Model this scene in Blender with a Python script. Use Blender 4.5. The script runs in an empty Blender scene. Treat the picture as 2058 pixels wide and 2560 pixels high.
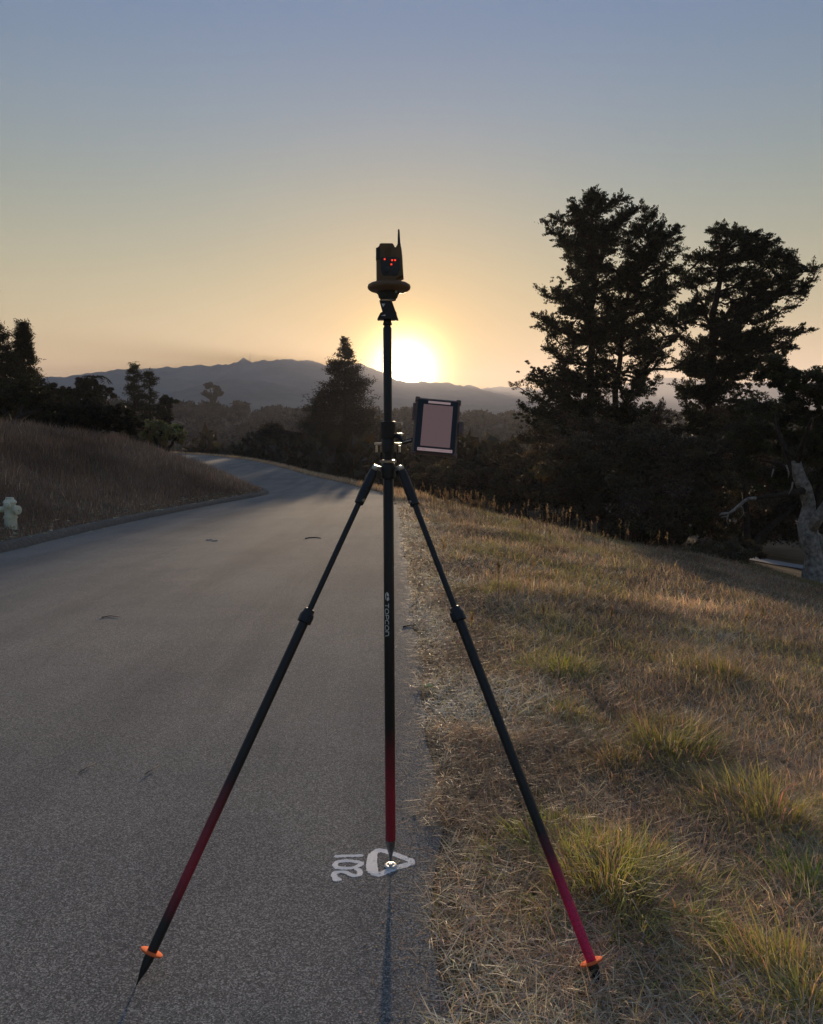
import bpy, math, random
import numpy as np
from mathutils import Vector, Matrix

rng = np.random.default_rng(7)
random.seed(7)
sc = bpy.context.scene
R = math.radians

# ------------------------------------------------------------------ camera
FPX, CU, CV = 2060.0, 1029.0, 1280.0      # focal length and centre in photo pixels
PITCH = R(5.96)
CAM = np.array([0.0, 0.0, 1.64])
cam = bpy.data.cameras.new('camera')
cam.sensor_fit = 'VERTICAL'
cam.sensor_height = 24.0
cam.lens = 24.0 * FPX / 2560.0
cam.clip_start = 0.05
cam.clip_end = 20000
cam_ob = bpy.data.objects.new('camera', cam)
sc.collection.objects.link(cam_ob)
cam_ob.location = CAM
cam_ob.rotation_euler = (R(90) - PITCH, 0, 0)
sc.camera = cam_ob

# ------------------------------------------------------------------ world, sun
SUN_EL, SUN_AZ = R(3.5), R(-0.45)
SUN_DIR = Vector((math.sin(SUN_AZ) * math.cos(SUN_EL), math.cos(SUN_AZ) * math.cos(SUN_EL), math.sin(SUN_EL)))
SUN_STRENGTH = 4.2
SKY_STRENGTH = 0.05
EXPOSURE = 1.7
HAZE_DENSITY = 2.7e-4

world = bpy.data.worlds.new("World")
sc.world = world
world.use_nodes = True
wn, wl = world.node_tree.nodes, world.node_tree.links
wn.clear()
wout = wn.new('ShaderNodeOutputWorld')
sky = wn.new('ShaderNodeTexSky')
sky.sky_type = 'NISHITA'
sky.sun_disc = False
sky.sun_elevation = SUN_EL
sky.sun_rotation = SUN_AZ
sky.altitude = 100
sky.air_density = 1.0
sky.dust_density = 0.0
sky.ozone_density = 1.0
bg = wn.new('ShaderNodeBackground')
bg.inputs['Strength'].default_value = SKY_STRENGTH
# the sun's own aureole in the evening haze
tc = wn.new('ShaderNodeTexCoord')
dot = wn.new('ShaderNodeVectorMath'); dot.operation = 'DOT_PRODUCT'
nrm = wn.new('ShaderNodeVectorMath'); nrm.operation = 'NORMALIZE'
wl.new(tc.outputs['Generated'], nrm.inputs[0])
wl.new(nrm.outputs['Vector'], dot.inputs[0])
dot.inputs[1].default_value = SUN_DIR
def wmath(op, a, b=None):
    n = wn.new('ShaderNodeMath'); n.operation = op
    for i, x in enumerate((a, b)):
        if x is None: continue
        if isinstance(x, (int, float)): n.inputs[i].default_value = x
        else: wl.new(x, n.inputs[i])
    return n.outputs[0]
cl = wmath('MINIMUM', dot.outputs['Value'], 0.9999999)
ang = wmath('ARCCOSINE', cl)                      # radians from the sun
# white balance of the clear evening sky, by height above the horizon
sep = wn.new('ShaderNodeSeparateXYZ'); wl.new(nrm.outputs['Vector'], sep.inputs[0])
el_ = wmath('DIVIDE', wmath('ARCSINE', sep.outputs['Z']), R(60))
wr = wn.new('ShaderNodeValToRGB'); wl.new(el_, wr.inputs[0])
TINTS = [(0, (.62, .38, .14)), (4, (.62, .38, .14)), (7, (.46, .37, .19)), (10, (.41, .43, .31)), (15, (.30, .50, .53)), (20, (.20, .54, .80)), (25, (.12, .55, 1.0)), (60, (1.15, 1.4, 1.9))]
while len(wr.color_ramp.elements) < len(TINTS): wr.color_ramp.elements.new(.5)
for e_, (d_, c_) in zip(wr.color_ramp.elements, TINTS):
    e_.position = d_ / 60.0; e_.color = (c_[0] / 1.5, c_[1] / 1.5, c_[2] / 1.5, 1)
tm = wn.new('ShaderNodeVectorMath'); tm.operation = 'MULTIPLY'
wl.new(sky.outputs['Color'], tm.inputs[0]); wl.new(wr.outputs['Color'], tm.inputs[1])
tm2 = wn.new('ShaderNodeVectorMath'); tm2.operation = 'SCALE'; tm2.inputs['Scale'].default_value = 1.5
wl.new(tm.outputs[0], tm2.inputs[0]); wl.new(tm2.outputs[0], bg.inputs['Color'])
def glow(width, strength, color, power=1.0):
    q = wmath('DIVIDE', ang, R(width))
    if power != 1.0: q = wmath('POWER', q, power)
    e = wmath('EXPONENT', wmath('MULTIPLY', q, -1.0))
    b = wn.new('ShaderNodeBackground')
    b.inputs['Color'].default_value = (*color, 1)
    wl.new(wmath('MULTIPLY', e, strength), b.inputs['Strength'])
    return b.outputs[0]
def wadd(a, b):
    n = wn.new('ShaderNodeAddShader'); wl.new(a, n.inputs[0]); wl.new(b, n.inputs[1]); return n.outputs[0]
acc = bg.outputs[0]
acc = wadd(acc, glow(1.3, 6.5, (1.0, .88, .58), 1.5))
acc = wadd(acc, glow(6.0, .38, (1.0, .42, .02)))
acc = wadd(acc, glow(2.7, .9, (1.0, .60, .05), 2.0))
wl.new(acc, wout.inputs['Surface'])

sun = bpy.data.lights.new('sun', 'SUN')
sun.energy = SUN_STRENGTH
sun.angle = R(0.9)
sun.color = (1.0, .74, .48)
sun_ob = bpy.data.objects.new('sun', sun)
sc.collection.objects.link(sun_ob)
sun_ob.rotation_euler = SUN_DIR.to_track_quat('Z', 'Y').to_euler()
sun_ob.location = (0, 0, 50)

vs = sc.view_settings
vs.view_transform = 'Standard'; vs.look = 'None'
vs.exposure = EXPOSURE; vs.gamma = 1.0; vs.use_curve_mapping = False
sc.cycles.volume_bounces = 1
sc.cycles.max_bounces = 6
sc.cycles.transparent_max_bounces = 8
sc.cycles.use_denoising = True
sc.cycles.sample_clamp_indirect = 4.0

# ------------------------------------------------------------------ helpers
def ray(u, v):
    d = np.array([(u - CU) / FPX,
                  math.cos(PITCH) - (v - CV) / FPX * math.sin(PITCH),
                  -math.sin(PITCH) - (v - CV) / FPX * math.cos(PITCH)])
    return d
def P(u, v, y):
    """point in the place that the photo shows at (u, v), y metres away along the ground"""
    d = ray(u, v)
    return CAM + d * (y / d[1])

def link(name, me, parent=None):
    o = bpy.data.objects.new(name, me)
    sc.collection.objects.link(o)
    if parent is not None: o.parent = parent
    return o
def tag(o, label=None, cat=None, group=None, kind=None):
    if label: o['label'] = label
    if cat: o['category'] = cat
    if group: o['group'] = group
    if kind: o['kind'] = kind
    return o
def thing(name, label, cat, loc=(0, 0, 0), group=None):
    o = bpy.data.objects.new(name, None)
    o.empty_display_size = .1
    sc.collection.objects.link(o)
    o.location = loc
    return tag(o, label, cat, group)

class Geo:
    """collects vertices, polygons and colours, then links them as one mesh"""
    def __init__(s): s.V = []; s.Q = []; s.T = []; s.C = []; s.n = 0; s.NG = []
    def add(s, V, quads=None, tris=None, col=None, ngons=None):
        V = np.asarray(V, float).reshape(-1, 3)
        if quads is not None and len(quads): s.Q.append(np.asarray(quads, int).reshape(-1, 4) + s.n)
        if tris is not None and len(tris): s.T.append(np.asarray(tris, int).reshape(-1, 3) + s.n)
        if ngons is not None:
            for g in ngons: s.NG.append([int(i) + s.n for i in g])
        s.V.append(V)
        if col is None: col = np.ones((len(V), 3)) * .5
        col = np.asarray(col, float)
        if col.ndim == 1: col = np.tile(col, (len(V), 1))
        s.C.append(col)
        s.n += len(V)
        return s
    def mesh(s, name, mat, smooth=False, origin=None, colour=False):
        V = np.concatenate(s.V)
        if origin is not None: V = V - np.asarray(origin, float)
        Q = np.concatenate(s.Q) if s.Q else np.zeros((0, 4), int)
        T = np.concatenate(s.T) if s.T else np.zeros((0, 3), int)
        ng = s.NG
        idx = np.concatenate([Q.ravel(), T.ravel()] + [np.array(g) for g in ng]).astype(np.int32)
        tot = np.concatenate([np.full(len(Q), 4), np.full(len(T), 3), np.array([len(g) for g in ng], int)]).astype(np.int32)
        start = np.concatenate([[0], np.cumsum(tot)[:-1]]).astype(np.int32)
        me = bpy.data.meshes.new(name)
        me.vertices.add(len(V)); me.vertices.foreach_set('co', V.astype(np.float32).ravel())
        me.loops.add(len(idx)); me.loops.foreach_set('vertex_index', idx)
        me.polygons.add(len(tot)); me.polygons.foreach_set('loop_start', start)
        try: me.polygons.foreach_set('loop_total', tot)
        except Exception: pass
        me.polygons.foreach_set('use_smooth', np.full(len(tot), smooth))
        if colour:
            C = np.concatenate(s.C)
            a = me.color_attributes.new('Col', 'FLOAT_COLOR', 'POINT')
            a.data.foreach_set('color', np.hstack([C, np.ones((len(C), 1))]).astype(np.float32).ravel())
        me.update(); me.validate()
        if mat is not None: me.materials.append(mat)
        return me
    def build(s, name, mat, parent=None, smooth=False, origin=None, colour=False):
        return link(name, s.mesh(name, mat, smooth, origin, colour), parent)

def unit(v):
    v = np.asarray(v, float); n = np.linalg.norm(v, axis=-1, keepdims=True)
    return v / np.maximum(n, 1e-9)
def frame_of(d):
    d = unit(d); a = np.array([0, 0, 1.0]) if abs(d[2]) < .9 else np.array([0, 1.0, 0])
    x = unit(np.cross(a, d)); return x, np.cross(d, x)
def tube(g, pts, rad, n=8, caps=True, col=None, twist=0):
    pts = np.asarray(pts, float); m = len(pts)
    rad = np.broadcast_to(np.asarray(rad, float), (m,))
    V = []
    x, y = frame_of(pts[1] - pts[0])
    for i in range(m):
        d = pts[min(i + 1, m - 1)] - pts[max(i - 1, 0)]
        d = unit(d); x = unit(x - d * np.dot(x, d)); y = np.cross(d, x)
        a = np.arange(n) / n * 2 * np.pi + twist
        V.append(pts[i] + rad[i] * (np.cos(a)[:, None] * x + np.sin(a)[:, None] * y))
    V = np.concatenate(V); Q = []
    for i in range(m - 1):
        for k in range(n):
            Q.append((i * n + k, i * n + (k + 1) % n, (i + 1) * n + (k + 1) % n, (i + 1) * n + k))
    ng = [list(range(n))[::-1], list(range((m - 1) * n, m * n))] if caps else None
    g.add(V, Q, col=col, ngons=ng)
    return g
def lathe(g, origin, axis, prof, n=24, col=None):
    """prof: list of (distance along axis, radius)"""
    axis = unit(axis)
    pts = [np.asarray(origin, float) + axis * t for t, r in prof]
    x, y = frame_of(axis); V = []
    a = np.arange(n) / n * 2 * np.pi
    for p, (t, r) in zip(pts, prof):
        V.append(p + r * (np.cos(a)[:, None] * x + np.sin(a)[:, None] * y))
    V = np.concatenate(V); Q = []; m = len(prof)
    for i in range(m - 1):
        for k in range(n):
            Q.append((i * n + k, i * n + (k + 1) % n, (i + 1) * n + (k + 1) % n, (i + 1) * n + k))
    g.add(V, Q, col=col, ngons=[list(range(n))[::-1], list(range((m - 1) * n, m * n))])
    return g
def box(g, c, ax, ay, az, sx, sy, sz, bev=0.0, col=None):
    """box centred at c with half sizes along the unit axes, edges chamfered when bev > 0"""
    c = np.asarray(c, float); A = [np.asarray(a, float) for a in (ax, ay, az)]
    if bev <= 0:
        V = [c + i * sx * A[0] + j * sy * A[1] + k * sz * A[2] for i in (-1, 1) for j in (-1, 1) for k in (-1, 1)]
        g.add(V, [(0, 1, 3, 2), (4, 6, 7, 5), (0, 4, 5, 1), (2, 3, 7, 6), (0, 2, 6, 4), (1, 5, 7, 3)], col=col)
        return g
    out = [(-sx + bev, -sy), (sx - bev, -sy), (sx, -sy + bev), (sx, sy - bev), (sx - bev, sy), (-sx + bev, sy), (-sx, sy - bev), (-sx, -sy + bev)]
    V = []
    for z, k in ((-sz, 1 - bev / min(sx, sy)), (-sz + bev, 1), (sz - bev, 1), (sz, 1 - bev / min(sx, sy))):
        for (a, b) in out: V.append(c + A[0] * a * k + A[1] * b * k + A[2] * z)
    Q = [(i * 8 + k, i * 8 + (k + 1) % 8, (i + 1) * 8 + (k + 1) % 8, (i + 1) * 8 + k) for i in range(3) for k in range(8)]
    g.add(V, Q, col=col, ngons=[list(range(8))[::-1], list(range(24, 32))])
    return g
def prism(g, out, depth_vec, bev=0.12, col=None):
    """outline (list of 3D points) given thickness along depth_vec, both rims drawn in a little"""
    out = np.asarray(out, float); n = len(out); c = out.mean(0); d = np.asarray(depth_vec, float)
    k = 1 - bev
    rings = [c + (out - c) * k, out + d * .12, out + d * .88, c + (out - c) * k + d]
    V = np.concatenate(rings)
    Q = [(i * n + j, i * n + (j + 1) % n, (i + 1) * n + (j + 1) % n, (i + 1) * n + j) for i in range(3) for j in range(n)]
    g.add(V, Q, col=col, ngons=[list(range(n))[::-1], list(range(3 * n, 4 * n))])
    return g
def ribbon(g, pts, w, normal, lift=0.0, col=None, n_round=5, jitter=0.0):
    """a flat stroke along pts with rounded ends"""
    pts = np.asarray(pts, float); nn = unit(normal)
    # resample
    seg = np.linalg.norm(np.diff(pts, axis=0), axis=1); L = np.concatenate([[0], np.cumsum(seg)])
    m = max(6, int(L[-1] / (w * .35)) + 1)
    t = np.linspace(0, L[-1], m)
    q = np.stack([np.interp(t, L, pts[:, i]) for i in range(3)], 1)
    for _ in range(2): q[1:-1] = (q[:-2] + 2 * q[1:-1] + q[2:]) / 4
    tg = unit(np.gradient(q, axis=0)); sd = unit(np.cross(nn, tg))
    hw = np.full(m, w / 2) * (1 + jitter * rng.normal(size=m))
    hw2 = np.full(m, w / 2) * (1 + jitter * rng.normal(size=m))
    a = q + sd * hw[:, None] + nn * lift; b = q - sd * hw2[:, None] + nn * lift
    e0 = q[0] - tg[0] * w * .35 + nn * lift; e1 = q[-1] + tg[-1] * w * .35 + nn * lift
    V = np.concatenate([a, b, [e0], [e1]])
    Q = [(i, i + m, i + 1 + m, i + 1) for i in range(m - 1)]
    T = [(2 * m, m, 0), (2 * m + 1, m - 1, 2 * m - 1)]
    g.add(V, Q, T, col=col)
    return g

X_, Y_, Z_ = np.eye(3)
# value noise, vectorised
_perm = rng.random((256, 256))
def vnoise(x, y):
    x = np.asarray(x, float); y = np.asarray(y, float)
    xi = np.floor(x).astype(int); yi = np.floor(y).astype(int)
    fx = x - xi; fy = y - yi
    fx = fx * fx * (3 - 2 * fx); fy = fy * fy * (3 - 2 * fy)
    a = _perm[xi % 256, yi % 256]; b = _perm[(xi + 1) % 256, yi % 256]
    c = _perm[xi % 256, (yi + 1) % 256]; d = _perm[(xi + 1) % 256, (yi + 1) % 256]
    return (a * (1 - fx) + b * fx) * (1 - fy) + (c * (1 - fx) + d * fx) * fy - .5
def fbm(x, y, o=4):
    s = 0; a = 1; f = 1
    for i in range(o):
        s = s + a * vnoise(x * f + 17.3 * i, y * f + 9.1 * i); a *= .5; f *= 2.03
    return s
def sstep(a, b, x):
    t = np.clip((x - a) / (b - a), 0, 1); return t * t * (3 - 2 * t)

# ------------------------------------------------------------------ materials
def new_mat(name):
    m = bpy.data.materials.new(name); m.use_nodes = True
    nt = m.node_tree; b = nt.nodes['Principled BSDF']
    return m, nt, b
def N(nt, t, **kw):
    n = nt.nodes.new(t)
    for k, v in kw.items(): setattr(n, k, v)
    return n
def ramp(nt, fac, stops):
    r = N(nt, 'ShaderNodeValToRGB'); e = r.color_ramp.elements
    while len(e) < len(stops): e.new(.5)
    for el, (p, c) in zip(e, stops):
        el.position = p; el.color = (*c, 1) if len(c) == 3 else c
    nt.links.new(fac, r.inputs[0]); return r.outputs[0]
def noise_tex(nt, scale, detail=4, coord='Object', rough=.6, vec=None):
    n = N(nt, 'ShaderNodeTexNoise'); n.inputs['Scale'].default_value = scale
    n.inputs['Detail'].default_value = detail; n.inputs['Roughness'].default_value = rough
    if vec is None:
        c = N(nt, 'ShaderNodeTexCoord'); vec = c.outputs[coord]
    nt.links.new(vec, n.inputs['Vector']); return n.outputs['Fac']
def mixc(nt, fac, a, b, mode='MIX'):
    n = N(nt, 'ShaderNodeMix', data_type='RGBA', blend_type=mode)
    for s, v in ((n.inputs[0], fac), (n.inputs[6], a), (n.inputs[7], b)):
        if isinstance(v, (int, float)): s.default_value = v
        elif isinstance(v, tuple): s.default_value = (*v, 1)
        else: nt.links.new(v, s)
    return n.outputs[2]
def bump(nt, b, h, strength=.5, dist=.01):
    n = N(nt, 'ShaderNodeBump'); n.inputs['Strength'].default_value = strength
    n.inputs['Distance'].default_value = dist
    nt.links.new(h, n.inputs['Height']); nt.links.new(n.outputs[0], b.inputs['Normal'])
def simple(name, col, rough=.5, metal=0.0, var=.25, scale=60, spec=.5, bmp=0.0):
    m, nt, b = new_mat(name)
    f = noise_tex(nt, scale, 4)
    lo = tuple(c * (1 - var) for c in col); hi = tuple(min(1, c * (1 + var)) for c in col)
    nt.links.new(ramp(nt, f, [(.3, lo), (.7, hi)]), b.inputs['Base Color'])
    b.inputs['Roughness'].default_value = rough; b.inputs['Metallic'].default_value = metal
    b.inputs['Specular IOR Level'].default_value = spec
    if bmp: bump(nt, b, f, bmp, .003)
    return m
def leafmat(name, trans=.35, rough=.6, tint=(1, 1, 1), spec=.3, warm=(1.0, .85, .5)):
    """colour per leaf or blade from the attribute Col, partly translucent"""
    m, nt, b = new_mat(name)
    a = N(nt, 'ShaderNodeAttribute', attribute_name='Col')
    c = mixc(nt, 1.0, a.outputs['Color'], tint, 'MULTIPLY')
    nt.links.new(c, b.inputs['Base Color'])
    b.inputs['Roughness'].default_value = rough
    b.inputs['Specular IOR Level'].default_value = spec
    t = N(nt, 'ShaderNodeBsdfTranslucent')
    nt.links.new(mixc(nt, 1.0, c, warm, 'MULTIPLY'), t.inputs['Color'])
    mx = N(nt, 'ShaderNodeMixShader'); mx.inputs[0].default_value = trans
    nt.links.new(b.outputs[0], mx.inputs[1]); nt.links.new(t.outputs[0], mx.inputs[2])
    nt.links.new(mx.outputs[0], nt.nodes['Material Output'].inputs['Surface'])
    return m

# asphalt: dark binder with pale and dark chips, tyre-worn and seamed
M_asphalt, nt, b = new_mat('asphalt')
co = N(nt, 'ShaderNodeTexCoord').outputs['Object']
vor = N(nt, 'ShaderNodeTexVoronoi'); vor.inputs['Scale'].default_value = 225; nt.links.new(co, vor.inputs['Vector'])
vor.inputs['Randomness'].default_value = 1
chips = N(nt, 'ShaderNodeSeparateColor'); nt.links.new(vor.outputs['Color'], chips.inputs[0])
chipcol = ramp(nt, chips.outputs[0], [(0, (.085, .082, .077)), (.4, (.20, .194, .183)), (.72, (.34, .33, .31)), (1, (.72, .69, .64))])
fine = noise_tex(nt, 420, 3, vec=co)
c1 = mixc(nt, .35, chipcol, ramp(nt, fine, [(.3, (.07, .07, .072)), (.7, (.30, .295, .29))]))
big = noise_tex(nt, .55, 5, vec=co, rough=.65)
c2 = mixc(nt, 1.0, c1, ramp(nt, big, [(.3, (.78, .79, .82)), (.7, (1.12, 1.08, 1.02))]), 'MULTIPLY')
mp = N(nt, 'ShaderNodeMapping'); mp.inputs['Scale'].default_value = (1.6, .12, 1); nt.links.new(co, mp.inputs['Vector'])
streak = noise_tex(nt, 1.0, 5, vec=mp.outputs[0])
c3 = mixc(nt, 1.0, c2, ramp(nt, streak, [(.35, (.80, .80, .82)), (.6, (1.08, 1.07, 1.05))]), 'MULTIPLY')
nt.links.new(c3, b.inputs['Base Color'])
b.inputs['Roughness'].default_value = 1.0
b.inputs['Specular IOR Level'].default_value = .12
mxh = N(nt, 'ShaderNodeMath', operation='ADD'); nt.links.new(vor.outputs['Distance'], mxh.inputs[0]); nt.links.new(fine, mxh.inputs[1])
bump(nt, b, mxh.outputs[0], .3, .002)

M_soil, nt, b = new_mat('dry_soil')
co = N(nt, 'ShaderNodeTexCoord').outputs['Object']
f1 = noise_tex(nt, .8, 6, vec=co); f2 = noise_tex(nt, 30, 5, vec=co)
ca = ramp(nt, f1, [(.3, (.13, .095, .065)), (.7, (.24, .18, .125))])
nt.links.new(mixc(nt, .5, ca, ramp(nt, f2, [(.3, (.05, .037, .025)), (.7, (.20, .15, .09))])), b.inputs['Base Color'])
b.inputs['Roughness'].default_value = .95; b.inputs['Specular IOR Level'].default_value = .1
bump(nt, b, f2, .8, .03)

M_kerb = simple('kerb_concrete', (.14, .13, .115), .85, var=.35, scale=14, spec=.2, bmp=.6)
M_path = simple('pale_path', (.30, .31, .33), .8, var=.1, scale=3)
M_mount, nt, b = new_mat('mountain_scrub')
co = N(nt, 'ShaderNodeTexCoord').outputs['Object']
f1 = noise_tex(nt, .006, 8, vec=co, rough=.7)
nt.links.new(ramp(nt, f1, [(.38, (.11, .11, .09)), (.5, (.18, .165, .13)), (.66, (.27, .24, .18))]), b.inputs['Base Color'])
b.inputs['Roughness'].default_value = 1; b.inputs['Specular IOR Level'].default_value = 0
M_grass = leafmat('dry_grass', .35, .6, spec=.3, warm=(1.1, .98, .72))
M_leaf = leafmat('leaves', .22, .6, spec=.2)
M_bark = simple('dark_bark', (.045, .035, .028), .9, var=.5, scale=9, spec=.1, bmp=.8)
M_palebark = simple('pale_weathered_bark', (.27, .245, .22), .9, var=.6, scale=9, spec=.1, bmp=1.0)
M_paint = simple('white_road_paint', (.86, .88, .93), .7, var=.12, scale=160, spec=.3, bmp=.3)
M_black = simple('black_plastic', (.018, .018, .02), .45, var=.2, scale=80)
M_metal = simple('bright_metal', (.62, .60, .57), .28, 1.0, var=.15, scale=120)
M_steel = simple('dull_steel', (.25, .24, .23), .4, 1.0, var=.3, scale=120)
M_yellow = simple('receiver_yellow_brown', (.17, .095, .04), .5, var=.15, scale=60)
M_grey = simple('dark_grey_rubber', (.05, .05, .05), .6, var=.2, scale=60)
M_letter = simple('silver_lettering', (.88, .90, .90), .5, var=.05)
M_disc = simple('orange_footplate', (.95, .20, .07), .8, var=.1, scale=90, spec=.05)
M_hyd = simple('pale_yellow_green_paint', (.80, .80, .62), .6, var=.1, scale=25)

def pole_mat(name, lo, hi, base=(.016, .016, .017), red=(.42, .02, .045), patch=None):
    """black tube overspray-painted red between two distances from its lower end"""
    m, nt, b = new_mat(name)
    co = N(nt, 'ShaderNodeTexCoord').outputs['Object']
    sx = N(nt, 'ShaderNodeSeparateXYZ'); nt.links.new(co, sx.inputs[0])
    n1 = noise_tex(nt, 9, 5, vec=co)
    a = N(nt, 'ShaderNodeMath', operation='MULTIPLY_ADD'); nt.links.new(n1, a.inputs[0])
    a.inputs[1].default_value = .16; nt.links.new(sx.outputs[2], a.inputs[2])
    r = ramp(nt, a.outputs[0], [(max(0, lo[0]), (0, 0, 0)), (lo[1], (1, 1, 1)), (hi[0], (1, 1, 1)), (hi[1], (0, 0, 0))])
    n2 = noise_tex(nt, 240, 3, vec=co)
    sp = mixc(nt, 1.0, r, ramp(nt, n2, [(.35, (.55, .55, .55)), (.6, (1, 1, 1))]), 'MULTIPLY')
    rr = N(nt, 'ShaderNodeSeparateColor'); nt.links.new(sp, rr.inputs[0])
    nt.links.new(mixc(nt, rr.outputs[0], base, red), b.inputs['Base Color'])
    b.inputs['Roughness'].default_value = .42
    return m

# ------------------------------------------------------------------ road edges and terrain
def smooth_line(pts, step):
    pts = np.asarray(pts, float)
    for _ in range(3):
        q = [pts[0]]
        for i in range(len(pts) - 1):
            q += [pts[i] * .75 + pts[i + 1] * .25, pts[i] * .25 + pts[i + 1] * .75]
        q.append(pts[-1]); pts = np.array(q)
    L = np.concatenate([[0], np.cumsum(np.linalg.norm(np.diff(pts, axis=0), axis=1))])
    t = np.arange(0, L[-1], step)
    return np.stack([np.interp(t, L, pts[:, 0]), np.interp(t, L, pts[:, 1])], 1)
RE = smooth_line([(.35, -60), (.15, -5), (.10, 2), (.08, 3.3), (.06, 5.5), (.02, 8.75), (-.1, 12.3), (-.3, 20.5), (-.55, 29), (-1.0, 34.5),
                  (-3.3, 41.5), (-6.2, 48.5), (-9.6, 59.5), (-15.6, 74.6), (-24.6, 88), (-42, 104), (-70, 120), (-120, 150)], .25)
LE = smooth_line([(-6.3, -60), (-6.4, -5), (-6.5, 8), (-6.7, 13), (-6.9, 18), (-6.8, 23), (-6.6, 29), (-5.9, 33.6), (-6.3, 36.2), (-8.9, 41),
                  (-12.3, 49), (-15.6, 58), (-21, 70), (-30, 82), (-45, 97), (-72, 113), (-122, 142)], .25)
def signed(line, x, y, side):
    """signed distance to a polyline, positive outside the road"""
    shp = x.shape; x = x.ravel(); y = y.ravel(); out = np.empty(len(x))
    ln = line[::2]
    tg = unit(np.gradient(ln, axis=0)); nr = np.stack([tg[:, 1], -tg[:, 0]], 1) * side
    for i in range(0, len(x), 20000):
        dx = x[i:i + 20000, None] - ln[None, :, 0]; dy = y[i:i + 20000, None] - ln[None, :, 1]
        k = np.argmin(dx * dx + dy * dy, 1); j = np.arange(len(k))
        out[i:i + 20000] = 0
        dd = np.sqrt(dx[j, k] ** 2 + dy[j, k] ** 2)
        sg = dx[j, k] * nr[k, 0] + dy[j, k] * nr[k, 1]
        # beside the line use the perpendicular part, past corners the true distance
        out[i:i + 20000] = np.where(dd < 1.0, sg, np.sign(sg) * dd)
    return out.reshape(shp)
def road_z(y):
    # falls 4 % towards the bend, then levels out
    y = np.asarray(y, float)
    lin = -.04 * (y - 2.93)
    return np.maximum(lin, -1.24) * 1.0 + .06 * np.exp(-((y - 34) / 3.0) ** 2)
YC_T = [0, 1, 3, 4.3, 6, 8, 10, 14]
YC_Y = [46, 34, 25, 21.5, 20, 22, 32, 60]
def terrain_parts(x, y):
    s = signed(LE, x, y, -1); t = signed(RE, x, y, 1)
    zr = road_z(y)
    sp = np.maximum(s, 0); tp = np.maximum(t, 0)
    amp = 1 - .93 * sstep(34, 62, y)
    bank = (.10 * sstep(.0, .3, sp) + 2.75 * (1 - np.exp(-(sp / 5.0) ** 1.5)) * amp)
    far_l = -3.0 * sstep(60, 130, y) * sstep(0, 12, sp)
    right = -2.6 * (1 - np.exp(-(tp / 11.5) ** 2)) - .012 * tp
    yc = np.interp(tp, YC_T, YC_Y)
    drop = -7.5 * sstep(0, 26, y - yc) * sstep(.4, 4.0, tp)
    fd = 1 - sstep(100, 220, np.hypot(x, y))
    z = zr + np.where(s > t, bank * fd + far_l * fd, (right + drop) * fd)
    near = np.exp(-np.hypot(x, y) / 60)
    out = sstep(0.05, 1.2, np.maximum(s, t))
    z = z + out * (.09 * fbm(x * .55, y * .55, 5) + .25 * sstep(3, 12, np.maximum(s, t)) * fbm(x * .12, y * .12, 3))
    # far land: valley floor, then the wooded rise below the mountains
    d = np.hypot(x, y)
    hill = -14 * sstep(95, 200, d) + 20.5 * sstep(210, 420, d) + 6 * sstep(100, 300, d) * fbm(x * .008, y * .008, 3) - 30 * sstep(450, 900, d)
    z = z + hill * sstep(0.5, 6, np.maximum(s, t))
    inside = (s < 0) & (t < -.12)
    z = np.where(inside, zr - .06, z)
    return z, s, t
def terrain(x, y):
    return terrain_parts(np.atleast_1d(np.asarray(x, float)), np.atleast_1d(np.asarray(y, float)))[0]
def gz(x, y): return float(terrain(x, y)[0])
def Gp(u, v):
    """where the ray through (u, v) meets the ground"""
    d = ray(u, v); ts = np.geomspace(1.2, 300, 1500)
    X = CAM[None] + d[None] * ts[:, None]
    z = terrain(X[:, 0], X[:, 1]); k = np.argmax(X[:, 2] < z)
    return X[k]

def Gr(u, v):
    d = ray(u, v)
    y = 2.9
    for _ in range(30):
        y = (CAM[2] - float(road_z(y)) - .004) / (-d[2] / d[1])
    return np.array([d[0] / d[1] * y, y, float(road_z(y)) + .0048])
def axis_lines(lo, hi, fine_lo, fine_hi, step, growth):
    a = list(np.arange(fine_lo, fine_hi, step)); s = step
    while a[-1] < hi: s *= growth; a.append(a[-1] + s)
    s = step; b = []; c = fine_lo
    while c > lo: s *= growth; c -= s; b.append(c)
    return np.array(b[::-1] + a)
gx = axis_lines(-4200, 4200, -13, 11, .22, 1.07)
gy = axis_lines(-350, 4300, .5, 40, .22, 1.055)
GX, GY = np.meshgrid(gx, gy)
Z = terrain_parts(GX, GY)[0]
nx, ny = len(gx), len(gy)
I = np.arange(nx * ny).reshape(ny, nx)
Qd = np.stack([I[:-1, :-1], I[:-1, 1:], I[1:, 1:], I[1:, :-1]], -1).reshape(-1, 4)
g = Geo().add(np.stack([GX, GY, Z], -1).reshape(-1, 3), Qd)
ground = g.build('ground', M_soil, smooth=True); tag(ground, kind='structure')

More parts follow.
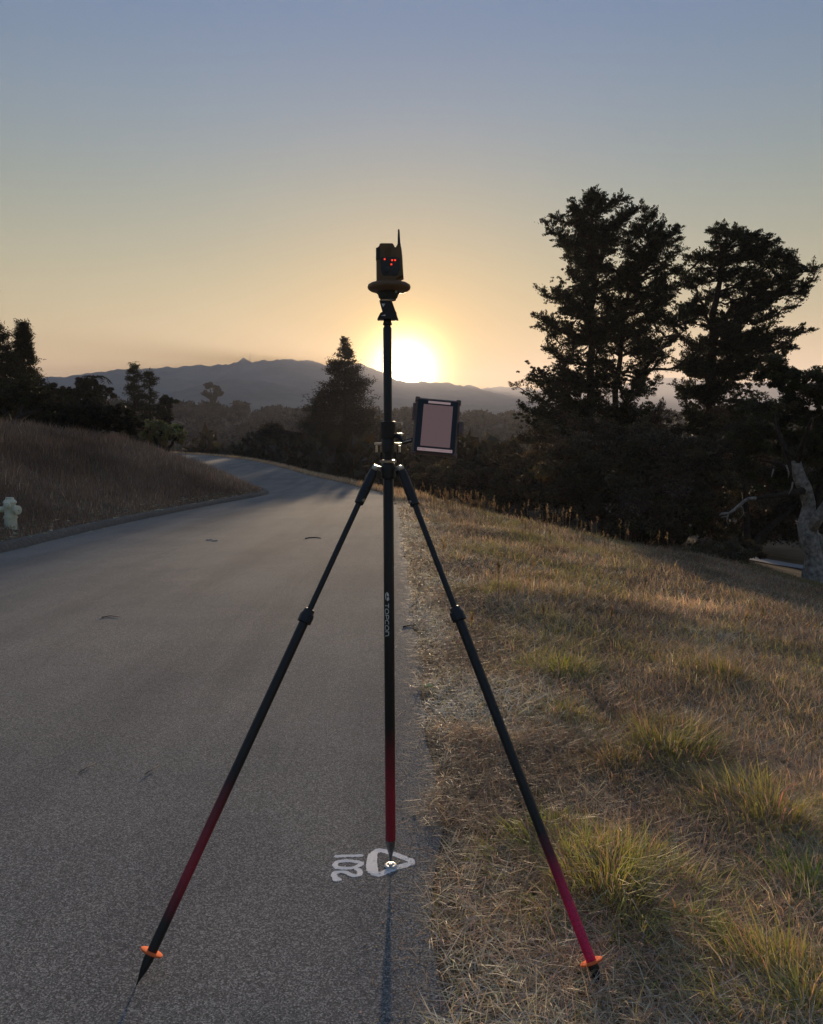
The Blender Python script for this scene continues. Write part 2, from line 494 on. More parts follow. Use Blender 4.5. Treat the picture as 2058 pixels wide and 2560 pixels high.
# road sheet between the two edges (edge slightly ragged on the grass side)
def road_strip():
    g = Geo()
    n = 620
    Rr = RE[::1]; Ll = LE[::1]
    # match left points to right points by nearest along-road station
    k = np.array([np.argmin(np.sum((Ll - r) ** 2, 1)) for r in Rr]); k = np.maximum.accumulate(k)
    kk = np.convolve(np.pad(k, 30, 'edge'), np.ones(61) / 61, 'valid').astype(int)
    Ls = Ll[kk]
    ww = .08 * fbm(Rr[:, 1] * 2.1, Rr[:, 0] * 0, 5) + .016 * rng.normal(size=len(Rr))
    tg = unit(np.gradient(Rr, axis=0)); nr = np.stack([tg[:, 1], -tg[:, 0]], 1)
    Rw = Rr + nr * ww[:, None]
    cols = 14; V = []
    for j in range(cols):
        f = j / (cols - 1)
        p = Ls * (1 - f) + Rw * f
        crown = .035 * (1 - (2 * f - 1) ** 2)
        V.append(np.column_stack([p, road_z(p[:, 1]) + crown * 0 + .004]))
    V = np.stack(V, 1); m = len(Rr)
    I = np.arange(m * cols).reshape(m, cols)
    Q = np.stack([I[:-1, :-1], I[:-1, 1:], I[1:, 1:], I[1:, :-1]], -1).reshape(-1, 4)
    g.add(V.reshape(-1, 3), Q)
    return g
road = road_strip().build('road', M_asphalt, smooth=True); tag(road, kind='structure')

# low rolled kerb along the left edge
def kerb():
    g = Geo(); pts = LE[(LE[:, 1] > -20) & (LE[:, 1] < 39)]
    i_end = np.argmax(pts[:, 1] > 37.5) if (pts[:, 1] > 37.5).any() else len(pts)
    pts = pts[:i_end:1]
    tg = unit(np.gradient(pts, axis=0)); nr = np.stack([-tg[:, 1], tg[:, 0]], 1)
    prof = [(-.06, -.03), (-.045, .03), (.0, .10), (.05, .135), (.15, .14), (.20, .11), (.24, -.05)]
    V = []
    for (o, h) in prof:
        wob = .012 * fbm(pts[:, 1] * 2, np.full(len(pts), o * 9), 3)
        p = pts + nr * (o + wob)[:, None]
        V.append(np.column_stack([p, road_z(p[:, 1]) + h + .5 * wob]))
    V = np.stack(V, 1); m, c = len(pts), len(prof)
    I = np.arange(m * c).reshape(m, c)
    Q = np.stack([I[:-1, :-1], I[1:, :-1], I[1:, 1:], I[:-1, 1:]], -1).reshape(-1, 4)
    g.add(V.reshape(-1, 3), Q)
    return g
kb = kerb().build('kerb', M_kerb, smooth=True); tag(kb, kind='structure')

# pale path on the lower ground at right
g = Geo(); xs = np.linspace(10.3, 60, 120)
yc_ = 28.0 + .05 * (xs - 10)
V = []
for f in np.linspace(0, 1, 5):
    yy = yc_ + (f - .5) * 2.2
    V.append(np.column_stack([xs, yy, terrain(xs, yy) + .035]))
V = np.stack(V, 1); I = np.arange(120 * 5).reshape(120, 5)
g.add(V.reshape(-1, 3), np.stack([I[:-1, :-1], I[1:, :-1], I[1:, 1:], I[:-1, 1:]], -1).reshape(-1, 4))
tag(g.build('path', M_path, smooth=True), kind='structure')

# ------------------------------------------------------------------ mountains
def ridge(name, prof, dist, y0, yback, seed, foot=-25, rough=.35):
    prof = np.array(prof, float)
    us = np.linspace(-900, 3000, 520)
    vr = np.interp(us, prof[:, 0], prof[:, 1]) + 3.6 * fbm(us * .05 + seed, us * 0 + seed, 5) + 3.0 * fbm(us * .2, us * 0 + seed, 3)
    H = np.array([P(u, v, dist)[2] for u, v in zip(us, vr)])
    X = (us - CU) / FPX * dist * .99
    m = 90; qs = np.linspace(0, 1, m); V = []
    for q in qs:
        y = y0 + (dist - y0) * q
        k = q ** 1.35
        xx = X
        rn = np.abs(fbm(xx * .0022 + seed, np.full_like(xx, y) * .0022, 5))
        h = foot + (H - foot) * k * (1 - rough * 2.0 * rn * (1 - q) ** .5 * (q < 1))
        V.append(np.column_stack([xx, np.full_like(xx, y), h]))
    for q in np.linspace(.1, 1, 8):
        V.append(np.column_stack([X, np.full_like(X, dist + (yback - dist) * q), foot + (H - foot) * (1 - q) ** 1.2 * .97]))
    V = np.stack(V, 0); a, c = V.shape[:2]
    I = np.arange(a * c).reshape(a, c)
    g = Geo().add(V.reshape(-1, 3), np.stack([I[:-1, :-1], I[:-1, 1:], I[1:, 1:], I[1:, :-1]], -1).reshape(-1, 4))
    o = g.build(name, M_mount, smooth=True); tag(o, kind='structure'); return o
MR = [(-900, 960), (-200, 955), (60, 950), (107, 945), (184, 938), (285, 925), (392, 920), (493, 913), (570, 911), (596, 902), (611, 892), (632, 905), (660, 901),
      (700, 899), (772, 899), (813, 914), (860, 912), (902, 909), (950, 928), (986, 948), (1033, 957), (1104, 955), (1158, 965), (1176, 961), (1223, 980),
      (1290, 990), (1400, 1000), (1600, 1010), (3000, 1010)]
ridge('mountain', MR, 3000, 1300, 3600, 3.0)
MR2 = [(-900, 1010), (800, 1000), (1150, 985), (1225, 968), (1283, 967), (1340, 972), (1450, 975), (1600, 955), (1662, 944), (1720, 950), (1850, 958), (2058, 950), (3000, 930)]
ridge('far_hills', MR2, 3800, 3300, 4100, 11.0)
MR3 = [(-900, 1000), (200, 1000), (420, 985), (520, 955), (600, 948), (700, 958), (850, 985), (1000, 1010), (1150, 1012), (1300, 1015), (1700, 1040), (3000, 1040)]
ridge('foothills', MR3, 2000, 1000, 2300, 23.0)
# mast on the ridge
g = Geo(); b0 = P(626, 902, 2990); tube(g, [b0, b0 + np.array([0, 0, 33.0])], [1.0, .5], 6)
o = g.build('radio_mast', M_steel, origin=b0); o.location = b0
tag(o, 'thin radio mast standing beside the sharp peak on the mountain ridge', 'mast')

# ------------------------------------------------------------------ foliage tools
def leaf_tris(C, D, L, W, col):
    """one kite-shaped triangle per leaf: centre C, direction D, length L, width W"""
    n = len(C); D = unit(D); r = unit(rng.normal(size=(n, 3))); S = unit(np.cross(D, r))
    L = np.broadcast_to(L, (n,))[:, None]; W = np.broadcast_to(W, (n,))[:, None]
    V = np.stack([C - D * L * .5 + S * W * .5, C - D * L * .5 - S * W * .5, C + D * L * .5], 1).reshape(-1, 3)
    T = np.arange(n * 3).reshape(n, 3)
    return V, T, np.repeat(col, 3, axis=0)
def tint(n, base, var=.3, hue=.12):
    b = np.asarray(base, float) * np.exp(rng.normal(size=(n, 1)) * var)
    return np.clip(b * (1 + rng.normal(size=(n, 3)) * hue), .004, 1)
def bez(a, c, b, n):
    t = np.linspace(0, 1, n)[:, None]
    return (1 - t) ** 2 * a + 2 * t * (1 - t) * c + t * t * b

def limb_tree(name, label, base, trunks, ends, y, spread, leafn, leafL, base_col, twig_len=1.0, group=None,
              up=.35, bark=None, start=.35, trunk_r=.3, tw=9, flat=.5, tuft=.13, cat='tree', extra=0, limb_r=.085, masses=()):
    """trunk polylines in photo coordinates, limbs running out to each end point; leaf sprays along twigs"""
    t0 = thing(name, label, cat, base, group)
    org = np.asarray(base, float)
    gw = Geo()
    TP = []
    for k, (pl, r0, r1) in enumerate(trunks):
        pts = np.array([P(u, v, y + dy) for (u, v, dy) in pl])
        m = 18; L = np.linspace(0, 1, m); s = np.linspace(0, 1, len(pts))
        q = np.stack([np.interp(L, s, pts[:, i]) for i in range(3)], 1)
        q[1:-1] += rng.normal(size=(m - 2, 3)) * .05
        rr = r0 + (r1 - r0) * L ** .8
        if k == 0: rr[0] *= 1.5; rr[1] *= 1.15
        tube(gw, q, rr, 9)
        TP.append(q)
    TPall = np.concatenate(TP)
    E = []
    for (u, v) in ends:
        dy = rng.uniform(-spread, spread) * .8
        E.append(P(u - np.sign(u - trunks[0][0][0][0]) * 6, v + 14, y + dy))
    for _ in range(extra):                      # limbs that fill the near and far side of the crown
        e = E[rng.integers(len(ends))].copy()
        ax = TPall[np.argmin(np.abs(TPall[:, 2] - e[2]))]
        a = rng.uniform(0, 2 * np.pi); rad = np.hypot(e[0] - ax[0], e[1] - ax[1]) * .8
        E.append(np.array([ax[0] + rad * abs(math.cos(a)) * np.sign(e[0] - ax[0]), ax[1] + rad * math.sin(a), e[2] - rng.uniform(.2, 1.2)]))
    TS = []; TD = []; LW = []
    for e in E:
        d = np.hypot(TPall[:, 0] - e[0], TPall[:, 1] - e[1])
        zt = e[2] - (.25 + up * d)
        k = np.argmin(np.abs(TPall[:, 2] - zt) + .35 * d)
        a = TPall[k]
        ln = np.linalg.norm(e - a)
        c = a * .45 + e * .55 + np.array([0, 0, -.12 * ln]) + rng.normal(size=3) * .06 * ln
        n = 9; q = bez(a, c, e, n); q[1:-1] += rng.normal(size=(n - 2, 3)) * .03 * ln
        r0 = min(limb_r * .35 + .016 * ln, limb_r * 1.5)
        tube(gw, q, np.linspace(r0, .018, n), 5, caps=False)
        m = int(tw * (1 + ln * .55))
        tt = start + (1 - start) * rng.random(m) ** .75
        i = np.clip((tt * (n - 1)).astype(int), 0, n - 2); f = (tt * (n - 1) - i)[:, None]
        p = q[i] * (1 - f) + q[i + 1] * f; dr = unit(q[i + 1] - q[i])
        sd = rng.normal(size=(m, 3)); sd[:, 2] *= flat; sd = unit(sd)
        td = unit(dr * .75 + sd * .95 + np.array([0, 0, .18]))
        TS.append(p); TD.append(td); LW.append(twig_len * rng.uniform(.45, 1.15, m) * (1.15 - .5 * tt))
    TS = np.concatenate(TS); TD = np.concatenate(TD); LW = np.concatenate(LW)
    # twigs as thin three-sided spikes
    n = len(TS); x = unit(np.cross(TD, rng.normal(size=(n, 3)))); yv = np.cross(TD, x); r = .016
    V = np.stack([TS + x * r, TS - x * r * .5 + yv * r * .87, TS - x * r * .5 - yv * r * .87, TS + TD * LW[:, None]], 1).reshape(-1, 3)
    o4 = np.arange(n)[:, None] * 4
    gw.add(V, tris=np.concatenate([o4 + [0, 1, 3], o4 + [1, 2, 3], o4 + [2, 0, 3]]))
    gw.build('trunk', bark or M_bark, t0, smooth=True, origin=org)
    # leaf sprays
    per = max(1, leafn // n)
    k = np.repeat(np.arange(n), per); f = rng.random(len(k)) ** .7
    C = TS[k] + TD[k] * (LW[k] * (.15 + .95 * f))[:, None] + rng.normal(size=(len(k), 3)) * (tuft * (1.25 - 1.05 * f).clip(.12))[:, None] * np.array([1, 1, .6])
    D = TD[k] * 1.0 + rng.normal(size=(len(k), 3)) * .42 + np.array([0, 0, .2])
    ct = tint(n, base_col, .28, .06)
    col = np.clip(ct[k] * np.exp(rng.normal(size=(len(k), 1)) * .2), .004, 1)
    Vv, T, cc = leaf_tris(C, D, leafL * rng.uniform(.6, 1.5, len(k)), leafL * .5 * rng.uniform(.6, 1.3, len(k)), col)
    gl = Geo().add(Vv, tris=T, col=cc)
    for (u, v, ru, rv, nn) in masses:
        sc2 = y / FPX
        clump_leaves(gl, P(u, v, y + rng.uniform(-.6, .6)), (ru * sc2, ru * sc2 * .9, rv * sc2), int(nn * (.4 if v < 900 else .8)), leafL, base_col, max(30, nn // 45), .1, 0, .25, .10, .7)
    gl.build('crown', M_leaf, t0, origin=org, colour=True)
    return t0

def clump_leaves(g, c, rad, n, leafL, base_col, nclump=40, hollow=.35, droop=0.0, rag=.25, csize=.24, flatz=1.0):
    """leaves in clumps through an ellipsoid with centre c and radii rad"""
    c = np.asarray(c, float); rad = np.asarray(rad, float)
    d = unit(rng.normal(size=(nclump, 3))); rr = hollow + (1 - hollow) * rng.random(nclump) ** .5
    rr *= 1 + rag * rng.normal(size=nclump)
    cc = c + d * rr[:, None] * rad * .86
    cr = rad.mean() * csize * rng.uniform(.6, 1.5, nclump)
    k = rng.integers(0, nclump, n)
    off = unit(rng.normal(size=(n, 3))) * (rng.random(n) ** .45)[:, None] * cr[k][:, None] * np.array([1.2, 1.2, .8 * flatz])
    C = cc[k] + off
    D = off + rng.normal(size=(n, 3)) * cr[k][:, None] * .6 + np.array([0, 0, -droop]) * cr[k][:, None]
    ct = tint(nclump, base_col, .25, .08)
    col = np.clip(ct[k] * np.exp(rng.normal(size=(n, 1)) * .22), .004, 1)
    V, T, cl_ = leaf_tris(C, D, leafL * rng.uniform(.6, 1.5, n), leafL * .6 * rng.uniform(.6, 1.3, n), col)
    g.add(V, tris=T, col=cl_)
    return cc
def bushy(name, label, base, blobs, n, leafL, col, cat='tree', group=None, trunk_r=.15, nclump=40, hollow=.3, droop=0.0, bark=None, csize=.24, rag=.2, stems=1, flatz=1.0):
    """a broadleaf tree or shrub: several leaf masses (centre, radii) carried by limbs from the base"""
    t0 = thing(name, label, cat, base, group); org = np.asarray(base, float)
    gl = Geo(); gw = Geo()
    vol = np.array([np.prod(b[1]) ** .67 for b in blobs]); vol = vol / vol.sum()
    for (c, rad), w in zip(blobs, vol):
        cc = clump_leaves(gl, c, rad, int(n * w), leafL, col, max(8, int(nclump * w * len(blobs) ** .5)), hollow, droop, rag, csize, flatz)
        a = org + np.array([rng.normal() * trunk_r * stems, rng.normal() * trunk_r * stems, -.15])
        c = np.asarray(c, float)
        q = bez(a, np.array([a[0] * .6 + c[0] * .4, a[1] * .6 + c[1] * .4, a[2] * .3 + c[2] * .7]), c, 8); q[1:-1] += rng.normal(size=(6, 3)) * .04
        tube(gw, q, np.linspace(trunk_r, trunk_r * .3, 8), 7)
        for e in cc[:14]:
            q = bez(c, (c + e) / 2 + rng.normal(size=3) * .1, e, 5)
            tube(gw, q, np.linspace(trunk_r * .32, .012, 5), 4, caps=False)
    gw.build('trunk', bark or M_bark, t0, smooth=True, origin=org)
    gl.build('crown', M_leaf, t0, origin=org, colour=True)
    return t0
def blob(u, v, y, ru, rv, dy=None):
    """leaf mass seen at (u, v) with radii in photo pixels, standing y metres away"""
    s = y / FPX
    return (P(u, v, y), np.array([ru * s, (dy if dy else ru * s * .9), rv * s]))

DK = (.030, .036, .016)     # cypress green
OAK = (.06, .062, .032); UND = (.075, .062, .040)
BR = (.060, .050, .030)

# the two tall cypresses
Y1 = 42.0
b1 = P(1478, 1330, Y1); b1[2] = gz(b1[0], b1[1])
ends1 = [(1690, 660), (1700, 700), (1705, 760), (1690, 830), (1650, 780), (1640, 880), (1600, 860), (1655, 930), (1660, 1000), (1600, 720), (1665, 730), (1560, 680), (1540, 580), (1474, 463), (1462, 480), (1490, 475), (1507, 482), (1540, 492), (1570, 482), (1431, 496), (1590, 512), (1613, 508), (1641, 523), (1658, 542), (1703, 558), (1699, 582), (1359, 542), (1385, 560),
 (1402, 578), (1414, 600), (1425, 535), (1414, 625), (1421, 664), (1708, 611), (1670, 600), (1655, 570), (1670, 650), (1455, 563), (1507, 563), (1551, 540), (1536, 611), (1574, 601), (1622, 625), (1598, 560),
 (1598, 687), (1646, 716), (1689, 726), (1345, 707), (1383, 716), (1355, 783), (1333, 774), (1340, 802), (1364, 850), (1383, 874), (1285, 950), (1310, 935), (1293, 998), (1326, 1017), (1336, 922),
 (1441, 707), (1479, 726), (1431, 754), (1441, 826), (1470, 880), (1517, 778), (1574, 812), (1646, 840), (1670, 874), (1608, 945), (1574, 969), (1527, 922), (1407, 969), (1455, 993), (1505, 1010),
 (1718, 754), (1490, 640), (1450, 640), (1560, 740), (1620, 760), (1400, 760), (1410, 800), (1500, 840), (1545, 860), (1400, 900), (1440, 930), (1370, 980), (1560, 1010), (1350, 1000), (1620, 900),
 (1480, 780), (1520, 700), (1580, 660), (1470, 590), (1440, 520), (1500, 520), (1680, 790), (1480, 950), (1330, 1050), (1400, 1050), (1470, 1080), (1550, 1080), (1620, 1040), (1370, 1110), (1450, 1150), (1560, 1160)]
def inside(poly, n):
    poly = np.array(poly, float); out = []
    while len(out) < n:
        p = np.array([rng.uniform(poly[:, 0].min(), poly[:, 0].max()), rng.uniform(poly[:, 1].min(), poly[:, 1].max())])
        c = False; j = len(poly) - 1
        for i in range(len(poly)):
            if (poly[i, 1] > p[1]) != (poly[j, 1] > p[1]) and p[0] < (poly[j, 0] - poly[i, 0]) * (p[1] - poly[i, 1]) / (poly[j, 1] - poly[i, 1]) + poly[i, 0]: c = not c
            j = i
        if c: out.append(tuple(p))
    return out
ends1 += inside([(1474, 480), (1570, 495), (1650, 535), (1695, 575), (1695, 640), (1670, 700), (1700, 740), (1690, 800), (1660, 860), (1640, 960), (1640, 1080), (1330, 1080), (1310, 980), (1345, 930), (1390, 870), (1355, 800), (1355, 760), (1400, 725), (1370, 715), (1420, 660), (1405, 590), (1385, 550), (1435, 510)], 85)
limb_tree('cypress_tree', 'tallest dark cypress, left of the pair on the right, with tiered ragged crown', b1,
          [([(1478, 1340, 0), (1482, 1200, 0), (1480, 1050, 0), (1476, 900, 0), (1484, 750, 0), (1482, 620, 0), (1476, 540, 0), (1474, 475, 0)], .34, .03),
           ([(1500, 1180, 0), (1535, 1050, .5), (1547, 900, .6), (1558, 780, .4), (1590, 680, .2), (1620, 600, 0)], .22, .03),
           ([(1540, 1060, .5), (1590, 950, -.5), (1650, 880, -.6), (1720, 820, -.8)], .13, .03)],
          ends1, Y1, 3.2, 230000, .105, DK, twig_len=.68, tw=13, extra=34, tuft=.115, flat=.5, up=.30, start=.25,
          masses=[(1500, 585, 75, 45, 3000), (1570, 625, 75, 45, 3200), (1490, 730, 85, 50, 4200), (1430, 700, 60, 34, 1800), (1500, 830, 95, 90, 6500), (1420, 800, 60, 45, 2400), (1395, 955, 85, 55, 4200), (1360, 925, 55, 30, 1500), (1470, 950, 90, 80, 6000),
                  (1450, 1060, 150, 80, 10000), (1640, 705, 60, 35, 1800), (1585, 950, 60, 60, 2000), (1600, 1060, 110, 60, 5500), (1450, 540, 55, 35, 1500), (1640, 600, 50, 35, 1400), (1560, 760, 60, 35, 1700), (1340, 1040, 60, 40, 2000)])
b2 = P(1778, 1330, 44.0); b2[2] = gz(b2[0], b2[1])
ends2 = [(1700, 680), (1730, 740), (1710, 860), (1740, 920), (1760, 800), (1890, 850), (1920, 880), (1777, 563), (1795, 570), (1813, 554), (1835, 575), (1856, 563), (1890, 580), (1928, 573), (1947, 592), (1952, 616), (1940, 640), (1961, 645), (2043, 659), (2020, 665), (2047, 683), (2019, 707), (2014, 733),
 (1990, 690), (1971, 668), (2033, 812), (2004, 802), (1975, 810), (1995, 855), (1938, 764), (1938, 793), (1909, 750), (1766, 625), (1745, 622), (1718, 630), (1689, 659), (1742, 688), (1813, 602), (1875, 625), (1905, 610), (1837, 668),
 (1909, 688), (1766, 716), (1718, 764), (1694, 826), (1742, 850), (1861, 826), (1909, 812), (1837, 850), (1813, 898), (1742, 898), (1885, 874), (1800, 650), (1860, 700), (1880, 740), (1830, 770), (1870, 780),
 (1720, 700), (1745, 660), (1960, 850), (1930, 830), (1785, 940), (1720, 920), (1700, 980), (1840, 940), (1850, 990), (1780, 1010), (1730, 1030), (1700, 1060), (1820, 1050), (1880, 1060), (1860, 890), (1780, 1090), (1700, 1120), (1850, 1120)]
ends2 += inside([(1785, 575), (1850, 575), (1930, 590), (1945, 640), (2020, 665), (2000, 720), (1925, 740), (1935, 790), (2010, 815), (1985, 845), (1890, 870), (1900, 1000), (1880, 1080), (1700, 1080), (1690, 950), (1720, 870), (1685, 800), (1720, 720), (1700, 670), (1760, 625), (1800, 620)], 75)
limb_tree('cypress_tree', 'second dark cypress, right of the tallest one, its wide flat limbs reaching to the right', b2,
          [([(1778, 1340, 0), (1780, 1150, 0), (1779, 950, 0), (1784, 800, 0), (1796, 720, 0), (1812, 620, 0), (1820, 570, 0)], .40, .04),
           ([(1782, 860, 0), (1830, 770, 1), (1900, 725, 1.2), (1980, 680, 1), (2030, 668, 1)], .15, .02),
           ([(1784, 840, 0), (1745, 740, -1), (1720, 670, -1)], .13, .02)],
          ends2, 44.0, 3.2, 200000, .105, DK, twig_len=.68, tw=13, extra=28, tuft=.115, up=.22, start=.25, flat=.3,
          masses=[(1880, 640, 85, 42, 3400), (1800, 690, 85, 32, 2600), (1885, 720, 60, 32, 1800), (1810, 850, 60, 50, 2400), (1790, 980, 80, 90, 5500), (1930, 835, 60, 22, 1200), (1860, 950, 70, 80, 3600), (1745, 655, 45, 24, 1100),
                  (1985, 675, 45, 18, 900), (1720, 800, 50, 30, 1000), (1760, 1080, 110, 60, 5500), (1850, 600, 60, 26, 1400), (1900, 790, 45, 25, 900), (1870, 1060, 70, 60, 3000)])

# oak with the pale twisted trunk at the right edge
Y3 = 22.0
b3 = P(2036, 1455, Y3); b3[2] = gz(b3[0], b3[1])
def pt(lst, y): return np.array([P(u, v, y + dy) for u, v, dy in lst])
oak = thing('oak_tree', 'gnarled tree with pale twisted trunk cut by the right edge of the photo', 'tree', b3)
gw = Geo()
tp = pt([(2046, 1470, 0), (2036, 1440, 0), (2036, 1400, 0), (2024, 1355, 0), (2016, 1310, .1), (2024, 1265, .1), (2014, 1225, 0), (1998, 1190, 0), (1990, 1150, 0)], Y3)
m = 40; L = np.linspace(0, 1, m); s_ = np.linspace(0, 1, len(tp))
q = np.stack([np.interp(L, s_, tp[:, i]) for i in range(3)], 1); q[0, 2] = b3[2] - .3
rg = (.30 - .17 * L) * (1 + .10 * np.sin(L * 17)) + .12 * np.exp(-L * 12)
tube(gw, q, rg, 14)
tube(gw, pt([(2060, 1465, .3), (2058, 1400, .2), (2050, 1360, .1), (2032, 1330, 0)], Y3), [.26, .2, .17, .12], 10)
tube(gw, pt([(2022, 1330, 0), (2048, 1290, -.2), (2075, 1250, -.4), (2110, 1150, -.5)], Y3), [.17, .15, .12, .08], 9)
gw.build('trunk', M_palebark, oak, smooth=True, origin=b3)
gd = Geo()
tube(gd, pt([(2012, 1225, 0), (1970, 1235, -.6), (1925, 1240, -.9), (1888, 1246, -1)], Y3), [.11, .08, .06, .045], 8)
for a, b_ in (((1996, 1190), (1960, 1100)), ((1992, 1160), (2030, 1050)), ((1992, 1160), (1940, 1030)), ((2000, 1200), (1900, 1150)), ((2080, 1200), (2040, 1000)), ((2040, 1290), (2090, 1100))):
    e = P(*b_, Y3 + rng.uniform(-1.5, 1.5)); a = P(*a, Y3)
    tube(gd, bez(a, (a + e) / 2 + rng.normal(size=3) * .2, e, 7), np.linspace(.09, .03, 7), 6)
gd.build('limb', M_bark, oak, smooth=True, origin=b3)
gp = Geo()
D0 = -1.0
tube(gp, pt([(1890, 1246, D0), (1874, 1246, D0), (1862, 1252, D0), (1848, 1264, D0), (1834, 1276, D0), (1822, 1283, D0 - .05), (1806, 1284, D0 - .1), (1799, 1288, D0 - .1)], Y3), [.048, .045, .04, .042, .035, .03, .028, .02], 7)
tube(gp, pt([(1822, 1283, D0), (1819, 1291, D0 - .05), (1808, 1292, D0 - .05), (1803, 1295, D0)], Y3), [.025, .022, .016, .008], 6)
tube(gp, pt([(1820, 1290, D0), (1817, 1302, D0), (1822, 1316, D0)], Y3), [.02, .012, .005], 6)
tube(gp, pt([(1850, 1262, D0), (1858, 1272, D0), (1859, 1285, D0), (1848, 1300, D0)], Y3), [.018, .014, .01, .005], 6)
gp.build('dead_branch', M_palebark, oak, smooth=True, origin=b3)
for uv in ([(1966, 1163), (1972, 1180), (1971, 1195)], [(1934, 1172), (1931, 1185), (1928, 1194)], [(1982, 1205), (1980, 1220), (1972, 1235)]):
    gp = Geo(); tube(gp, [P(u, v, Y3 - 1.2) for u, v in uv], [.022, .02, .008], 6); gp.build('twig', M_palebark, oak, smooth=True, origin=b3)
gl = Geo()
for bb, nn in ((blob(2010, 980, Y3, 60, 85), 9000), (blob(1945, 945, Y3 + 1, 50, 70), 7000), (blob(2060, 1120, Y3, 60, 120), 12000), (blob(1990, 1110, Y3 + 1.5, 70, 45), 6000),
               (blob(1900, 1090, Y3 + 1.5, 60, 90), 9000), (blob(2075, 1010, Y3, 60, 60), 6000), (blob(1960, 1190, Y3 + 2.5, 70, 50), 6000), (blob(1960, 1040, Y3 + 2, 75, 45), 6000), (blob(1890, 1020, Y3 + 3, 55, 40), 3500)):
    clump_leaves(gl, bb[0], bb[1], nn, .075, OAK, 26, .25, .3, .25, .26)
gl.build('crown', M_leaf, oak, origin=b3, colour=True)

# dark shrubs and small trees massed under the cypresses
def ground_at(u, y):
    p = P(u, 1300, y); p[2] = gz(p[0], p[1]); return p
US = 'dark understorey below the cypresses'
bushy('shrub', 'dark rounded thicket at the foot of the taller cypress trunk, above the grass slope', ground_at(1500, 31), [blob(1440, 1210, 31, 110, 130), blob(1560, 1230, 30, 130, 150), blob(1500, 1120, 33, 130, 90)], 34000, .13, UND, 'shrub', US, nclump=120, csize=.2)
bushy('shrub', 'wide black leafy thicket between the cypress trunks, reaching down to the grass crest', ground_at(1680, 28), [blob(1660, 1290, 27, 120, 110), blob(1720, 1180, 29, 130, 110), blob(1640, 1120, 31, 120, 80), blob(1760, 1300, 28, 90, 90)], 42000, .12, UND, 'shrub', US, nclump=140, csize=.2)
bushy('shrub', 'dark hanging foliage behind the bare pale branch', ground_at(1860, 31), [blob(1860, 1150, 31, 120, 110), blob(1870, 1290, 33, 120, 100), blob(1960, 1240, 34, 120, 130), blob(2060, 1220, 32, 110, 150)], 42000, .13, UND, 'shrub', US, nclump=140, csize=.2)
bushy('shrub', 'small brush pile-like bush on the crest left of the pale path', ground_at(1800, 24), [blob(1790, 1390, 24.5, 90, 38), blob(1850, 1375, 25.5, 60, 32)], 12000, .09, (.12, .10, .065), 'shrub', US, nclump=60, csize=.2)
bushy('shrub', 'brown twiggy shrub left of the cypresses, right of the tablet', ground_at(1360, 40), [blob(1350, 1180, 40, 85, 120), blob(1290, 1220, 42, 70, 80), blob(1390, 1100, 41, 80, 80)], 26000, .15, (.10, .08, .05), 'shrub', US, nclump=90, csize=.22)
bushy('shrub', 'low dark brush where the grass crest meets the hollow, beneath the tablet', ground_at(1230, 50), [blob(1190, 1210, 48, 90, 60), blob(1090, 1190, 52, 80, 50), blob(1260, 1170, 50, 60, 90)], 18000, .16, (.10, .08, .05), 'shrub', US, nclump=60, csize=.22)
for i, (u, v, y, ru, rv) in enumerate([(1270, 1130, 62, 18, 75), (1215, 1165, 66, 16, 60)]):
    pass

